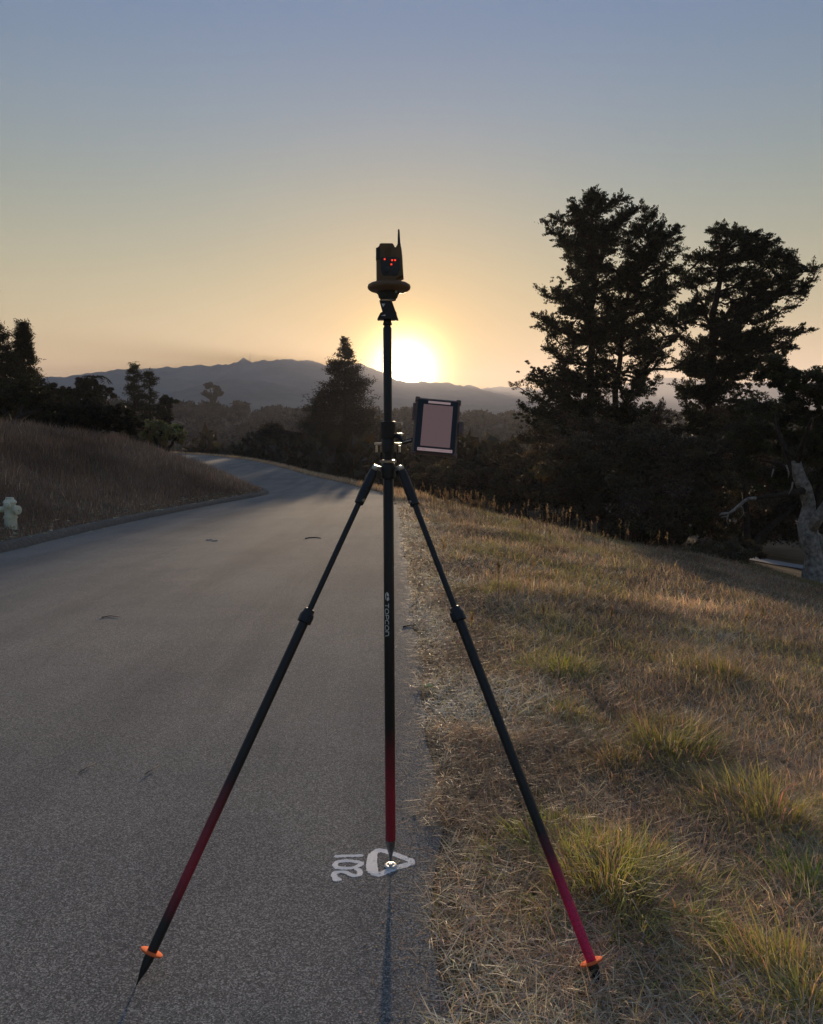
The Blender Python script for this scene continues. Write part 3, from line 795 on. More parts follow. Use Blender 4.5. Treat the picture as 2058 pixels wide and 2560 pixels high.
# conifer beside the pole, in front of the mountain
def conifer(name, label, y, top, foot_v, halfw, tiers, per, leafn, leafL, col, group=None, gap=.0, lean=0.0, power=1.0, droop=.12):
    tp_ = P(*top, y); base = P(top[0] + lean, foot_v, y)
    bz = gz(base[0], base[1]); b = np.array([base[0], base[1], min(bz, base[2])])
    t0 = thing(name, label, 'tree', b, group); gw = Geo()
    n = 14; f = np.linspace(0, 1, n)[:, None]; q = b * (1 - f) + tp_ * f; q[1:-1, :2] += rng.normal(size=(n - 2, 2)) * .05
    H = tp_[2] - b[2]
    tube(gw, q, np.linspace(.022 * H, .02, n), 8)
    S = []; D = []; Ls = []
    hw = halfw / FPX * y
    for t in range(tiers):
        ft = (t + .5 + rng.uniform(-.3, .3)) / tiers         # 0 top .. 1 bottom
        z = tp_[2] - (tp_[2] - base[2]) * ft
        c = np.array([np.interp(z, [b[2], tp_[2]], [b[0], tp_[0]]), np.interp(z, [b[2], tp_[2]], [b[1], tp_[1]]), z])
        r = hw * (ft ** power) + .15
        for k in range(per):
            a = rng.uniform(0, 2 * np.pi); rl = r * rng.uniform(.65, 1.15)
            jz = rng.normal() * .45 * (tp_[2] - base[2]) / tiers; c2 = c + np.array([0, 0, min(jz, tp_[2] - z)])
            e = c2 + np.array([math.cos(a) * rl, math.sin(a) * rl, rng.uniform(-.02, .3) * rl])
            mid = (c2 + e) / 2 + np.array([0, 0, -droop * rl])
            qq = bez(c2, mid, e, 6); tube(gw, qq, np.linspace(.035, .01, 6), 4, caps=False)
            m = max(3, int(3 + rl * 4)); tt = .2 + .8 * rng.random(m); ii = np.clip((tt * 5).astype(int), 0, 4); ff = (tt * 5 - ii)[:, None]
            S.append(qq[ii] * (1 - ff) + qq[ii + 1] * ff); dr = unit(qq[ii + 1] - qq[ii]); sd = rng.normal(size=(m, 3)); sd[:, 2] *= .25
            D.append(unit(dr * .8 + unit(sd) * .7 + [0, 0, .15])); Ls.append(np.full(m, .25 + .22 * rl) * rng.uniform(.6, 1.2, m))
    S = np.concatenate(S); D = np.concatenate(D); Ls = np.concatenate(Ls); nT = len(S); per_ = max(1, leafn // nT)
    k = np.repeat(np.arange(nT), per_); f = rng.random(len(k))
    C = S[k] + D[k] * (Ls[k] * f)[:, None] + rng.normal(size=(len(k), 3)) * leafL * .7
    col_ = np.clip(tint(nT, col, .25, .06)[k], .004, 1)
    V, T, cc = leaf_tris(C, D[k] + rng.normal(size=(len(k), 3)) * .5, leafL * rng.uniform(.6, 1.4, len(k)), leafL * .5, col_)
    gw.build('trunk', M_bark, t0, smooth=True, origin=b)
    Geo().add(V, tris=T, col=cc).build('crown', M_leaf, t0, origin=b, colour=True)
    return t0
conifer('conifer_tree', 'broad conifer just left of the survey pole, its top against the mountain ridge', 112, (862, 849), 1150, 135, 26, 13, 56000, .26, (.045, .040, .02), power=.95, droop=.08)
conifer('conifer_tree', 'conifer left of the dark round oak-like bush, behind the far bend of the road', 122, (800, 985), 1150, 70, 14, 9, 16000, .32, (.045, .040, .02))
conifer('conifer_tree', 'tall dense conifer on the left skyline, taller one of a touching pair', 66, (335, 914), 1110, 34, 13, 8, 12000, .13, DK, power=.6, droop=-.1, group='skyline conifers at left')
conifer('conifer_tree', 'slimmer dense conifer on the left skyline, right one of a touching pair', 67, (374, 934), 1110, 24, 11, 7, 8000, .13, DK, power=.5, droop=-.1, group='skyline conifers at left')
bushy('pine_tree', 'low flat-topped pine right of the two left skyline conifers', ground_at(415, 68), [blob(412, 1000, 68, 24, 12), blob(425, 1015, 68, 16, 14), blob(398, 1015, 68, 18, 14), blob(412, 1040, 68, 26, 22)], 9000, .15, DK, nclump=24, csize=.3)
bushy('pine_tree', 'small lone pine with tufted crown on the wooded skyline before the mountain', P(535, 1030, 330), [blob(522, 963, 330, 12, 9), blob(538, 972, 330, 13, 9), blob(548, 985, 330, 12, 8), blob(520, 985, 330, 12, 9), blob(530, 995, 330, 12, 9), blob(533, 1012, 330, 18, 9)], 9000, .55, DK, nclump=36, csize=.4, trunk_r=.45)
bushy('oak_tree', 'dark round tree mass at the bend of the road, left of the survey pole', ground_at(685, 112), [blob(690, 1118, 112, 85, 62), blob(640, 1138, 112, 55, 42)], 32000, .32, (.034, .030, .017), nclump=110, csize=.16, hollow=.6, rag=.04)
# left skyline planting
LB = 'trees and shrubs along the top of the left bank'
def poplar(label, y, top, foot, halfw, n, pw=.7):
    return conifer('evergreen_tree', label, y, top, foot, halfw, 34, 9, n, .10, DK, group=LB, power=pw, droop=.1)
poplar('tall dark evergreen cut by the left edge of the photo', 40, (-12, 815), 1090, 85, 34000)
poplar('tall dark evergreen with wispy pale top, right beside the one cut by the left edge', 42, (58, 812), 1090, 80, 40000, 1.25)
bushy('tree', 'dark spreading tree behind the arching shrub, its palm-like fronds against the mountain', ground_at(220, 48), [blob(215, 965, 48, 40, 26), blob(255, 985, 48, 34, 26), blob(160, 985, 48, 50, 26), blob(120, 1010, 46, 60, 40), blob(210, 1000, 47, 60, 28)], 30000, .13, (.040, .038, .018), group=LB, nclump=90, csize=.2, rag=.12)
fr = thing('palm_tree', 'small palm with drooping fronds rising above the dark spreading tree at left', 'tree', ground_at(240, 50))
gw = Geo(); c0 = P(238, 948, 50); tube(gw, [np.array(fr.location), c0], [.13, .09], 7); gw.build('trunk', M_bark, fr, origin=np.array(fr.location))
gl = Geo()
for k in range(13):
    a = k / 13 * 2 * np.pi + rng.uniform(-.2, .2); r_ = rng.uniform(.8, 1.15)
    e = c0 + np.array([math.cos(a) * r_, math.sin(a) * r_, -.25]); q = bez(c0, (c0 + e) / 2 + np.array([0, 0, .55]), e, 12)
    tg = unit(np.gradient(q, axis=0)); sd = unit(np.cross(tg, [0, 0, 1]))
    for sgn in (-1, 1):
        for i in range(12):
            V, T, cc = leaf_tris(q[i:i + 1] + sgn * sd[i:i + 1] * .09, sgn * sd[i:i + 1] + tg[i:i + 1] * .5 + [0, 0, -.4], .26, .05, tint(1, DK, .2))
            gl.add(V, tris=T, col=cc)
gl.build('crown', M_leaf, fr, origin=np.array(fr.location), colour=True)
bushy('shrub', 'large dark drooping shrub on the left bank crest with arching outline', ground_at(230, 36), [blob(210, 1035, 36, 85, 42), blob(280, 1045, 36, 70, 36), blob(150, 1040, 35, 50, 40), blob(330, 1065, 37, 30, 22)], 34000, .10, (.026, .026, .012), 'shrub', LB, nclump=110, csize=.17, rag=.06, hollow=.5, droop=.5)
bushy('shrub', 'black shrub mass at the far left on the bank, below the tall evergreens', ground_at(40, 34), [blob(-10, 1000, 35, 80, 55), blob(70, 985, 36, 60, 50), blob(120, 1015, 36, 45, 40)], 26000, .10, DK, 'shrub', LB, nclump=80, csize=.2, rag=.1)
bushy('shrub', 'lighter olive-green feathery shrub at the right end of the left hedge', ground_at(415, 42), [blob(400, 1085, 42, 42, 40), blob(445, 1088, 43, 26, 36), blob(370, 1075, 41, 30, 26)], 22000, .10, (.30, .29, .14), 'shrub', LB, nclump=70, csize=.2, rag=.06, droop=.3)

# far woods: read as one mass
def woods(name, spots, leaf_per, base_col):
    g = Geo()
    for (x, y, r, h) in spots:
        z = gz(x, y)
        c = np.array([x, y, z + h * .55]); n = leaf_per
        d = unit(rng.normal(size=(n, 3))); rr = .75 + .3 * rng.random(n)
        lump = 1 + .22 * np.sin(d[:, 0] * 5 + x) * np.cos(d[:, 2] * 4 + y)
        C = c + d * (rr * lump)[:, None] * np.array([r, r, h * .5])
        col = tint(n, np.asarray(base_col) * math.exp(rng.normal() * .25), .25, .08)
        V, T, cc = leaf_tris(C, d + rng.normal(size=(n, 3)) * .8, r * .42 * rng.uniform(.6, 1.4, n), r * .28, col)
        g.add(V, tris=T, col=cc)
        ic = [c + np.array([math.cos(a) * math.cos(b), math.sin(a) * math.cos(b), math.sin(b)]) * np.array([r, r, h * .5]) * .74
              for b in (-1.2, -.5, .2, .8, 1.35) for a in np.arange(8) / 8 * 2 * np.pi]
        Q = [(i * 8 + k, i * 8 + (k + 1) % 8, (i + 1) * 8 + (k + 1) % 8, (i + 1) * 8 + k) for i in range(4) for k in range(8)]
        g.add(ic, Q, col=np.asarray(base_col) * .7)
    o = g.build(name, M_leaf, colour=True)
    return o
spots = []
for i in range(1150):
    d = rng.uniform(120, 440); a = rng.uniform(-.62, .62)
    x, y = math.sin(a) * d, math.cos(a) * d
    r = rng.uniform(2.6, 5.2); spots.append((x, y, r, r * rng.uniform(1.2, 1.7)))
spots = [s for s in spots if min(np.hypot(RE[:, 0] - s[0], RE[:, 1] - s[1])) > 9]
o = woods('woodland', spots, 170, (.048, .040, .024)); tag(o, 'dense brown wooded hillside filling the valley below the mountains', 'woodland', kind='stuff')
spots = []
for i in range(130):
    d = rng.uniform(62, 118); a = rng.uniform(-.42, .28)
    x, y = math.sin(a) * d, math.cos(a) * d
    dd = min(np.hypot(RE[:, 0] - x, RE[:, 1] - y)); side = signed(RE, np.array([x]), np.array([y]), 1)[0]
    if dd < 5 or side < 0: continue
    zt = 1.64 - d * rng.uniform(.0, .035); z0 = gz(x, y); h = np.clip(zt - z0, 1.5, 10)
    spots.append((x, y, rng.uniform(1.6, 3.0), h))
o = woods('thicket', spots, 420, (.040, .034, .020)); tag(o, 'dark brown scrub filling the hollow beyond the bend of the road', 'scrub', kind='stuff')

# ------------------------------------------------------------------ grass
def blades(g, B, az, L, W, lean, curve, col, tipcol=None):
    """bent tapering blades; B base, az heading of the lean, lean 0 upright .. 1.57 flat"""
    n = len(B); h = np.stack([np.cos(az), np.sin(az), np.zeros(n)], 1)
    s = np.stack([-np.sin(az + .7 * rng.normal(size=n)), np.cos(az + .7 * rng.normal(size=n)), np.zeros(n)], 1)
    up = np.array([0, 0, 1.0])
    def d(a): return h * np.sin(a)[:, None] + up * np.cos(a)[:, None]
    a1 = lean; a2 = np.minimum(lean + curve, 2.2)
    L = L[:, None]; W = W[:, None]
    m1 = B + d(a1) * L * .5; tp_ = m1 + d(a2) * L * .5
    V = np.stack([B - s * W * .5, B + s * W * .5, m1 + s * W * .38, m1 - s * W * .38, tp_], 1).reshape(-1, 3)
    o = np.arange(n)[:, None] * 5
    tc_ = col if tipcol is None else tipcol
    C = np.stack([col * .8, col * .8, (col + tc_) / 2, (col + tc_) / 2, tc_], 1).reshape(-1, 3)
    g.add(V, quads=o + [0, 1, 2, 3], tris=o + [3, 2, 4], col=C)
def scatter(n, f):
    """n random points accepted by f(n) -> x, y"""
    x, y = f(n); z, s, t = terrain_parts(x, y); return x, y, z, s, t
STRAW = np.array([.68, .49, .34]); TAN = np.array([.50, .345, .245]); GREEN = np.array([.13, .15, .035]); OLIVE = np.array([.30, .28, .10]); GREYB = np.array([.43, .365, .30])
def wedge(n, y0, y1, xr0, xr1, p=1.0, umin=None, umax=None):
    """points between two depths that lie inside the view (a little beyond it), on the right side"""
    y = y0 + (y1 - y0) * rng.random(n) ** p
    lo = xr0; hi = np.minimum(xr1, y * .58 + 1.1)
    x = lo + (hi - lo) * rng.random(n)
    return x, y
def pick(cols, w):
    return cols[rng.choice(len(cols), size=len(w) if hasattr(w, '__len__') and len(np.shape(w)) > 1 else 1)]
# patch map: green where the noise is high
def greenness(x, y): return np.clip(.5 + 1.5 * fbm(x * .8 + 3, y * .42 + 8, 3), 0, 1)

PAL = np.stack([STRAW, TAN, GREYB, OLIVE, STRAW * 1.15])
def palette(n, w):
    k = rng.choice(5, size=n, p=np.array(w) / sum(w)); return np.clip(PAL[k] * np.exp(rng.normal(size=(n, 1)) * .28) * (1 + rng.normal(size=(n, 3)) * .05), .01, .8)

def right_grass():
    gt = Geo()
    # 1. straw lying flat: thick mat near the road and the camera
    for (n, y0, y1, p, Ls, Ws) in ((150000, 1.2, 4.5, 1.0, (.04, .15), .0029), (95000, 4.2, 9, 1.0, (.05, .17), .0045), (52000, 8.5, 20, 1.1, (.08, .22), .009), (22000, 18, 38, 1.1, (.12, .28), .015)):
        x, y = wedge(n, y0, y1, -.9, 9, p)
        z, s, t = terrain_parts(x, y)
        edge = .12 * fbm(y * 2.6, x * 0 + 2, 5) + .015
        z = np.maximum(z, road_z(y) + np.where(t < .1, .006, -9))
        keep = (t > edge - .04 * rng.random(n) ** 3) 
        keep &= rng.random(n) < np.clip(.45 + (t - edge) * 2.2, .0, 1)
        x, y, z = x[keep], y[keep], z[keep]; m = len(x)
        az = rng.uniform(0, 2 * np.pi, m); L = rng.uniform(*Ls, m)
        col = palette(m, (4, 3, 3, .6, 1.2))
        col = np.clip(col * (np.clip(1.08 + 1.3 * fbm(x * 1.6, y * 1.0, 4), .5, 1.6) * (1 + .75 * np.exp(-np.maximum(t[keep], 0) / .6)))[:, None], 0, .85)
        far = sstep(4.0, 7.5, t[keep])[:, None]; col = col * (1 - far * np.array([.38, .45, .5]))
        blades(gt, np.stack([x, y, z + rng.uniform(.001, .022, m)], 1), az, L, np.full(m, Ws), rng.uniform(.95, 1.57, m), rng.uniform(-.1, .45, m), col)
    o = gt.build('straw', M_grass, colour=True); tag(o, 'flattened dry straw lying over the roadside verge', 'dry grass', kind='stuff')
    # 2. upright short dry grass in clumps
    gt = Geo()
    for (nc, per, y0, y1, Ls, Ws, sp) in ((2800, 26, 1.3, 5, (.03, .12), .0034, .06), (3000, 20, 4.5, 10, (.05, .15), .005, .08), (4200, 13, 9, 22, (.07, .2), .010, .13), (2600, 9, 20, 38, (.10, .26), .013, .2)):
        x, y = wedge(nc, y0, y1, -.3, 10.5, 1.0)
        z, s, t = terrain_parts(x, y)
        gr = greenness(x, y)
        keep = (t > .22 + .25 * rng.random(nc)) & (rng.random(nc) < np.clip(.25 + t * .5, 0, 1))
        x, y, gr, t = x[keep], y[keep], gr[keep], t[keep]
        k = np.repeat(np.arange(len(x)), per); m = len(k)
        bx = x[k] + rng.normal(size=m) * sp; by = y[k] + rng.normal(size=m) * sp; z = terrain(bx, by)
        az = np.arctan2(by - y[k], bx - x[k]) + rng.normal(size=m) * .7
        sc_ = (.55 + .7 * rng.random(len(x)))[k] * np.clip(.45 + .55 * np.minimum(t, 1.2)[k], 0, 1.1)
        L = rng.uniform(*Ls, m) * sc_
        gsel = (gr[k] + .25 * rng.normal(size=m)) > .72
        col = palette(m, (2.5, 4, 3, 1.4, .6)) * np.clip(1 + 1.4 * fbm(x * 1.4, y * .8, 4), .4, 1.6)[k][:, None]; col[gsel] = tint(gsel.sum(), np.array([.30, .33, .09]), .25, .08)
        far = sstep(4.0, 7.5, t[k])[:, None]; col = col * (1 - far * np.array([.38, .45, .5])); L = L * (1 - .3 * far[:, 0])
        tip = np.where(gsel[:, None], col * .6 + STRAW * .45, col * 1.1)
        blades(gt, np.stack([bx, by, z - .005], 1), az, L, np.full(m, Ws), np.abs(rng.normal(size=m)) * .5 + .15, rng.uniform(.1, 1.1, m), col, tip)
    o = gt.build('grass', M_grass, colour=True); tag(o, 'short brown dry grass covering the slope right of the road', 'grass', kind='stuff')
right_grass()

# the lush tufts that stand out
def tuft(label, u, v, rad, n, hgt, col, tipcol, group='green and yellow grass tufts on the verge', w=.0044):
    p = Gp(u, v); g = Geo()
    r = rad * 1.15 * rng.random(n) ** .62; a = rng.uniform(0, 2 * np.pi, n)
    x = p[0] + r * np.cos(a); y = p[1] + r * np.sin(a) * 1.15; z = terrain(x, y)
    f = r / rad
    lob = .6 + .8 * np.clip(.5 + 1.6 * fbm(x * 7, y * 7, 2), 0, 1)
    L = hgt * .78 * rng.uniform(.35, 1.2, n) * (1.05 - .45 * f) * lob
    lean = .1 + .8 * f * rng.uniform(.3, 1.3, n) + .35 * rng.random(n)
    c = tint(n, np.array(col) * [1.2, 1.15, .9], .28, .08); tc_ = tint(n, np.array(tipcol) * [1.1, 1.2, 1.0], .22, .06)
    dry = rng.random(n) < .28; c[dry] = tint(dry.sum(), STRAW * .9, .2); tc_[dry] = c[dry] * 1.1
    base = np.array([p[0], p[1], gz(p[0], p[1])])
    blades(g, np.stack([x, y, z - .008], 1), a + rng.normal(size=n) * .6, L, np.full(n, w) * rng.uniform(.6, 1.4, n), lean, rng.uniform(.2, 1.3, n), c, tc_)
    o = g.build('grass_tuft', M_grass, origin=base, colour=True); o.location = base
    tag(o, label, 'grass tuft', group)
GR2 = (.22, .30, .06); YG = (.26, .24, .07); YT = (.58, .48, .22)
tuft('largest yellow-green tuft, just right of the right bipod leg low down', 1520, 2215, .42, 4600, .23, GR2, YT)
tuft('bright green tuft behind the lower part of the right bipod leg', 1400, 2120, .18, 1300, .22, (.20, .28, .05), (.45, .42, .13))
tuft('dark green tuft in the middle of the verge with long dry tips', 1660, 1870, .42, 2600, .26, (.13, .19, .045), (.42, .36, .14))
tuft('spreading golden-green tuft toward the right side, level with the painted triangle top', 1930, 2050, .42, 3000, .25, (.20, .22, .06), YT)
tuft('deep green tuft at the right edge, lower part', 2045, 2250, .26, 1900, .20, (.12, .22, .04), (.24, .32, .08))
tuft('tall golden tuft in the bottom right corner', 2020, 2545, .26, 2200, .28, (.20, .25, .06), YT)
tuft('small light green tuft below and right of the footplate, lower right', 1740, 2330, .15, 800, .15, (.20, .25, .06), (.36, .36, .12))
tuft('brown-gold tuft above the largest yellow-green one', 1560, 1940, .24, 1300, .18, (.16, .13, .055), (.36, .25, .12))
tuft('fresh green tuft on the mid verge, right of the right leg collar', 1410, 1680, .32, 1400, .24, (.19, .27, .05), (.42, .42, .12), w=.004)
tuft('yellow-green patch on the far verge near the leg, above its collar', 1250, 1480, .55, 1500, .24, (.21, .26, .05), (.44, .40, .13), w=.005)
tuft('pale green patch right of centre on the far verge', 1430, 1490, .45, 900, .2, (.21, .24, .06), (.40, .36, .13), w=.005)
tuft('olive tuft at the right side of the mid verge', 1820, 1700, .5, 1800, .26, (.17, .20, .05), (.38, .32, .13), w=.0045)
tuft('small tuft with yellow tips in the upper middle of the verge', 1420, 1800, .2, 900, .2, (.18, .23, .05), (.45, .38, .15))

# tall dry weed stalks along the crest
def stalks(name, label, spots, hmin, hmax, w, col, heads=True):
    g = Geo()
    for (x, y) in spots:
        z = gz(x, y); h = rng.uniform(hmin, hmax); a = rng.uniform(0, 6.28); ln = rng.uniform(0, .14) * h
        b = np.array([x, y, z - .02]); e = b + np.array([math.cos(a) * ln, math.sin(a) * ln, h]); c = np.asarray(col) * math.exp(rng.normal() * .2)
        tube(g, bez(b, (b + e) / 2 + np.array([ln * .2, 0, 0]), e, 4), np.array([1, .9, .7, .35]) * w, 3, caps=False, col=c)
        for k in range(rng.integers(2, 6)):
            f = rng.uniform(.5, .98); s = b * (1 - f) + e * f; aa = rng.uniform(0, 6.28); l2 = h * rng.uniform(.06, .2)
            q = np.array([s, s + np.array([math.cos(aa) * l2 * .5, math.sin(aa) * l2 * .5, l2])]); tube(g, q, [w * .6, w * .3], 3, caps=False, col=c)
        if heads:
            m = 14; C = e + rng.normal(size=(m, 3)) * np.array([.012, .012, .05]) * (h / .6); V, T, cc = leaf_tris(C, np.tile([0, 0, 1.0], (m, 1)) + rng.normal(size=(m, 3)) * .4, .05, .02, tint(m, c, .2)); g.add(V, tris=T, col=cc)
    o = g.build(name, M_grass, colour=True); tag(o, label, 'dry weeds', kind='stuff')
sp_ = []
for i in range(150):
    u = rng.uniform(1035, 1240) ; y = rng.uniform(22, 33); x = (u - CU) / FPX * y; sp_.append((x, y))
for i in range(34):
    u = rng.uniform(1200, 1500); y = np.interp(u, [1200, 1500], [24, 20]) + rng.uniform(-2, 1.5); sp_.append(((u - CU) / FPX * y, y))
for i in range(24):
    u = rng.uniform(1300, 1750); y = rng.uniform(15, 20); sp_.append(((u - CU) / FPX * y, y))
stalks('dry_weed_stalks', 'thin straw-coloured weed stalks standing along the crest of the verge', sp_, .25, .65, .006, (.26, .19, .12))
sp_ = [(1335, 1435), (1365, 1560), (1330, 1500), (1600, 1500), (1690, 1480), (1245, 1480), (1450, 1420), (1110, 1400), (1520, 1560), (1900, 1560), (1850, 1640), (1170, 1620)]
stalks('dry_weed_stalks', 'few bare weed stalks scattered through the grass right of the road', [tuple(Gp(u, v + 40)[:2]) for u, v in sp_], .25, .5, .004, (.34, .26, .16))

# left bank: dense dead brown grass
def left_bank():
    g = Geo()
    for (n, per, smin, smax, ymin, ymax, Ls, Ws) in ((9000, 14, .12, 6, 11, 30, (.12, .38), .010), (8000, 12, .2, 9, 22, 44, (.15, .50), .014), (5000, 10, 5, 16, 14, 46, (.2, .55), .016), (1800, 10, .15, 2, 10, 38, (.06, .2), .008), (1500, 9, .3, 3, 36, 80, (.15, .4), .02)):
        y = rng.uniform(ymin, ymax, n); k = np.searchsorted(LE[:, 1], y).clip(0, len(LE) - 1)
        k = np.array([np.argmin(np.abs(LE[:, 1] - yy)) for yy in y])
        x = LE[k, 0] - smin - (smax - smin) * rng.random(n)
        keep = (x / y > -.68); x, y = x[keep], y[keep]
        z, s, t = terrain_parts(x, y); keep = s > .2; x, y, s = x[keep], y[keep], s[keep]
        dens = fbm(x * .5, y * .35, 3); kp = rng.random(len(x)) < np.clip(.75 + dens, .2, 1); x, y, s = x[kp], y[kp], s[kp]
        kk = np.repeat(np.arange(len(x)), per); m = len(kk)
        bx = x[kk] + rng.normal(size=m) * .16; by = y[kk] + rng.normal(size=m) * .16
        z, ss, tt = terrain_parts(bx, by); kp = ss > .12; bx, by, z, ss, kk = bx[kp], by[kp], z[kp], ss[kp], kk[kp]; m = len(bx)
        hs = (.5 + .8 * rng.random(len(x)))[kk] * np.clip(.25 + ss * .4, .3, 1)
        col = palette(m, (1, 4, 3, .3, .2)) * np.array([.66, .63, .66]) * np.clip(1 + .8 * fbm(bx * .4, by * .3, 3), .6, 1.5)[:, None]
        pale = rng.random(m) < .08; col[pale] *= 1.9
        blades(g, np.stack([bx, by, z - .01], 1), rng.uniform(0, 6.28, m), rng.uniform(*Ls, m) * hs, np.full(m, Ws), np.abs(rng.normal(size=m)) * .28, rng.uniform(0, .8, m), col)
    o = g.build('bank_grass', M_grass, colour=True); tag(o, 'dead brown grass covering the bank left of the road', 'grass', kind='stuff')
left_bank()
# far verge right of the bend: thin dry strip
g = Geo(); k = np.where((RE[:, 1] > 30) & (RE[:, 1] < 95))[0]; n = 22000
i = rng.choice(k, n); tg = unit(np.gradient(RE, axis=0)); nr = np.stack([tg[:, 1], -tg[:, 0]], 1)
off = rng.uniform(.02, 1.5, n); x = RE[i, 0] + nr[i, 0] * off; y = RE[i, 1] + nr[i, 1] * off
blades(g, np.stack([x, y, terrain(x, y)], 1), rng.uniform(0, 6.28, n), rng.uniform(.08, .3, n), np.full(n, .022), np.abs(rng.normal(size=n)) * .4, rng.uniform(0, .6, n), palette(n, (4, 3, 1, 0, 2)) * 1.1)
tag(g.build('verge_grass', M_grass, colour=True), 'thin strip of sunlit dry grass along the outer edge of the far bend', 'grass', kind='stuff')
# litter along the kerb
g = Geo(); n = 420; k = np.where((LE[:, 1] > 12) & (LE[:, 1] < 34))[0]; i = rng.choice(k, n); off = np.abs(rng.normal(size=n)) * .22 - .02
x = LE[i, 0] - off + .12 * (rng.random(n) < .3); y = LE[i, 1]; z = np.maximum(road_z(y), terrain(x, y)) + .16 * (off > .03) + .012
V, T, cc = leaf_tris(np.stack([x, y, z], 1), rng.normal(size=(n, 3)) * [1, 1, .15], rng.uniform(.05, .16, n), .03, tint(n, (.42, .38, .30), .35)); g.add(V, tris=T, col=cc)
tag(g.build('leaf_litter', M_grass, colour=True), 'pale dry leaves and straw caught along the left kerb', 'litter', kind='stuff')

# ------------------------------------------------------------------ hydrant
hb = Gp(28, 1322)
top_z = P(28, 1243, hb[1])[2]; H = top_z - hb[2]
hyd = thing('fire_hydrant', 'pale yellow-green fire hydrant on the left bank at the photo edge', 'fire hydrant', hb)
o0 = np.zeros(3)
g = Geo(); lathe(g, (0, 0, -.1), (0, 0, 1), [(0, .115), (.1, .115), (.1 + H * .33, .108)], 28); g.build('lower_barrel', M_hyd, hyd, smooth=False)
g = Geo(); lathe(g, (0, 0, H * .33), (0, 0, 1), [(0, .125), (.018, .125), (.018, .118), (.024, .118), (.024, .125), (.042, .122)], 28); g.build('flange', M_hyd, hyd)
g = Geo(); lathe(g, (0, 0, H * .33 + .042), (0, 0, 1), [(0, .10), (H * .3, .10), (H * .42, .098)], 28); g.build('upper_barrel', M_hyd, hyd, smooth=False)
zb = H * .33 + .042 + H * .42
g = Geo(); lathe(g, (0, 0, zb - .005), (0, 0, 1), [(0, .115), (.012, .122), (.028, .118), (.055, .098), (.072, .078), (.074, .075), (H - zb, .073)], 28); g.build('bonnet', M_hyd, hyd, smooth=False)
zc = H * .60
for k in range(8):
    a_ = k * math.pi / 4 + .2; g = Geo(); lathe(g, (.112 * math.cos(a_), .112 * math.sin(a_), H * .33 + .04), (0, 0, 1), [(0, .011), (.012, .011), (.014, .008)], 6); g.build('flange_bolt', M_hyd, hyd)
g = Geo(); lathe(g, (.085, -.01, zc), (1, -.35, 0), [(0, .06), (.05, .06), (.05, .088), (.095, .085), (.105, .05), (.105, .022), (.13, .02)], 24); g.build('pumper_cap', M_hyd, hyd)
g = Geo(); lathe(g, (-.085, 0, zc + .01), (-1, -.2, .0), [(0, .045), (.05, .045), (.05, .058), (.09, .055), (.095, .02), (.125, .018)], 20); g.build('hose_cap', M_hyd, hyd)
g = Geo(); lathe(g, (.0, -.07, zc + .10), (.15, -1, -.1), [(0, .06), (.045, .06), (.05, .068), (.085, .062), (.095, .03), (.11, .02)], 20); g.build('front_cap', M_hyd, hyd)

# ------------------------------------------------------------------ survey pole
PY = 2.93
tip = P(977, 2155, PY); tip[2] = road_z(PY) + .012
ptop = P(968.5, 812, PY)
axis = unit(ptop - tip); PL = np.linalg.norm(ptop - tip)
def on_pole(v):
    """height along the pole that the photo shows at row v"""
    z = P(970, v, PY)[2]; return (z - tip[2]) / axis[2]
rot = Vector(axis).to_track_quat('Z', 'Y').to_euler()
pole = thing('survey_pole', 'black upright survey pole painted red near its pointed foot', 'survey pole', tip)
def along(name, mat, prof, parent=pole, n=28, base=tip, ax=axis, smooth=True):
    """lathe whose own Z axis runs along ax, so that its material can follow its length"""
    g = Geo(); lathe(g, (0, 0, 0), (0, 0, 1), prof, n)
    o = g.build(name, mat, parent, smooth=smooth)
    o.rotation_euler = Vector(ax).to_track_quat('Z', 'Y').to_euler()
    o.location = Vector(base) - (parent.location if parent is not None else Vector((0, 0, 0)))
    md = o.modifiers.new('edge', 'EDGE_SPLIT'); md.split_angle = R(35)
    return o
h1, h2 = on_pole(2112), on_pole(1185)
along('point', M_steel, [(0, .0012), (.012, .003), (h1 * .55, .0085), (h1 * .9, .0155), (h1 + .004, .0165), (h1 + .02, .0178)])
M_pole = pole_mat('pole_black_and_red', (.02, .10), (.36, .62))
m, nt = M_pole, M_pole.node_tree
along('lower_tube', M_pole, [(h1 + .02, .0185), (h1 + .022, .0188), (h2, .0188), (h2 + .003, .017)])
along('upper_tube', M_black, [(h2 + .003, .0150), (PL - .012, .0150), (PL - .006, .0115), (PL + .012, .0115)])
along('collar', M_grey, [(h2 - .015, .0195), (h2 - .012, .0225), (h2 + .02, .0225), (h2 + .028, .0155)])
# lettering and emblem, wrapped on the tube's front
front = math.atan2(-1.0, 0.0)
def wrap(g, x, h, out=.0006):
    """x across the tube (to the right as the camera sees it), h up the tube"""
    r = .0188 + out; a = x / r
    return np.stack([r * np.sin(a), -r * np.cos(a), h], -1)
def stroke_on_pole(g, pts, w):
    pts = np.asarray(pts, float)
    seg = np.linalg.norm(np.diff(pts, axis=0), axis=1); L = np.concatenate([[0], np.cumsum(seg)]); m = max(3, int(L[-1] / .0012) + 1)
    t = np.linspace(0, L[-1], m); q = np.stack([np.interp(t, L, pts[:, 0]), np.interp(t, L, pts[:, 1])], 1)
    tg = unit(np.gradient(q, axis=0)); nr = np.stack([-tg[:, 1], tg[:, 0]], 1)
    a = q + nr * w / 2; b = q - nr * w / 2
    V = np.concatenate([wrap(g, a[:, 0], a[:, 1]), wrap(g, b[:, 0], b[:, 1])])
    g.add(V, [(i, i + m, i + 1 + m, i + 1) for i in range(m - 1)])
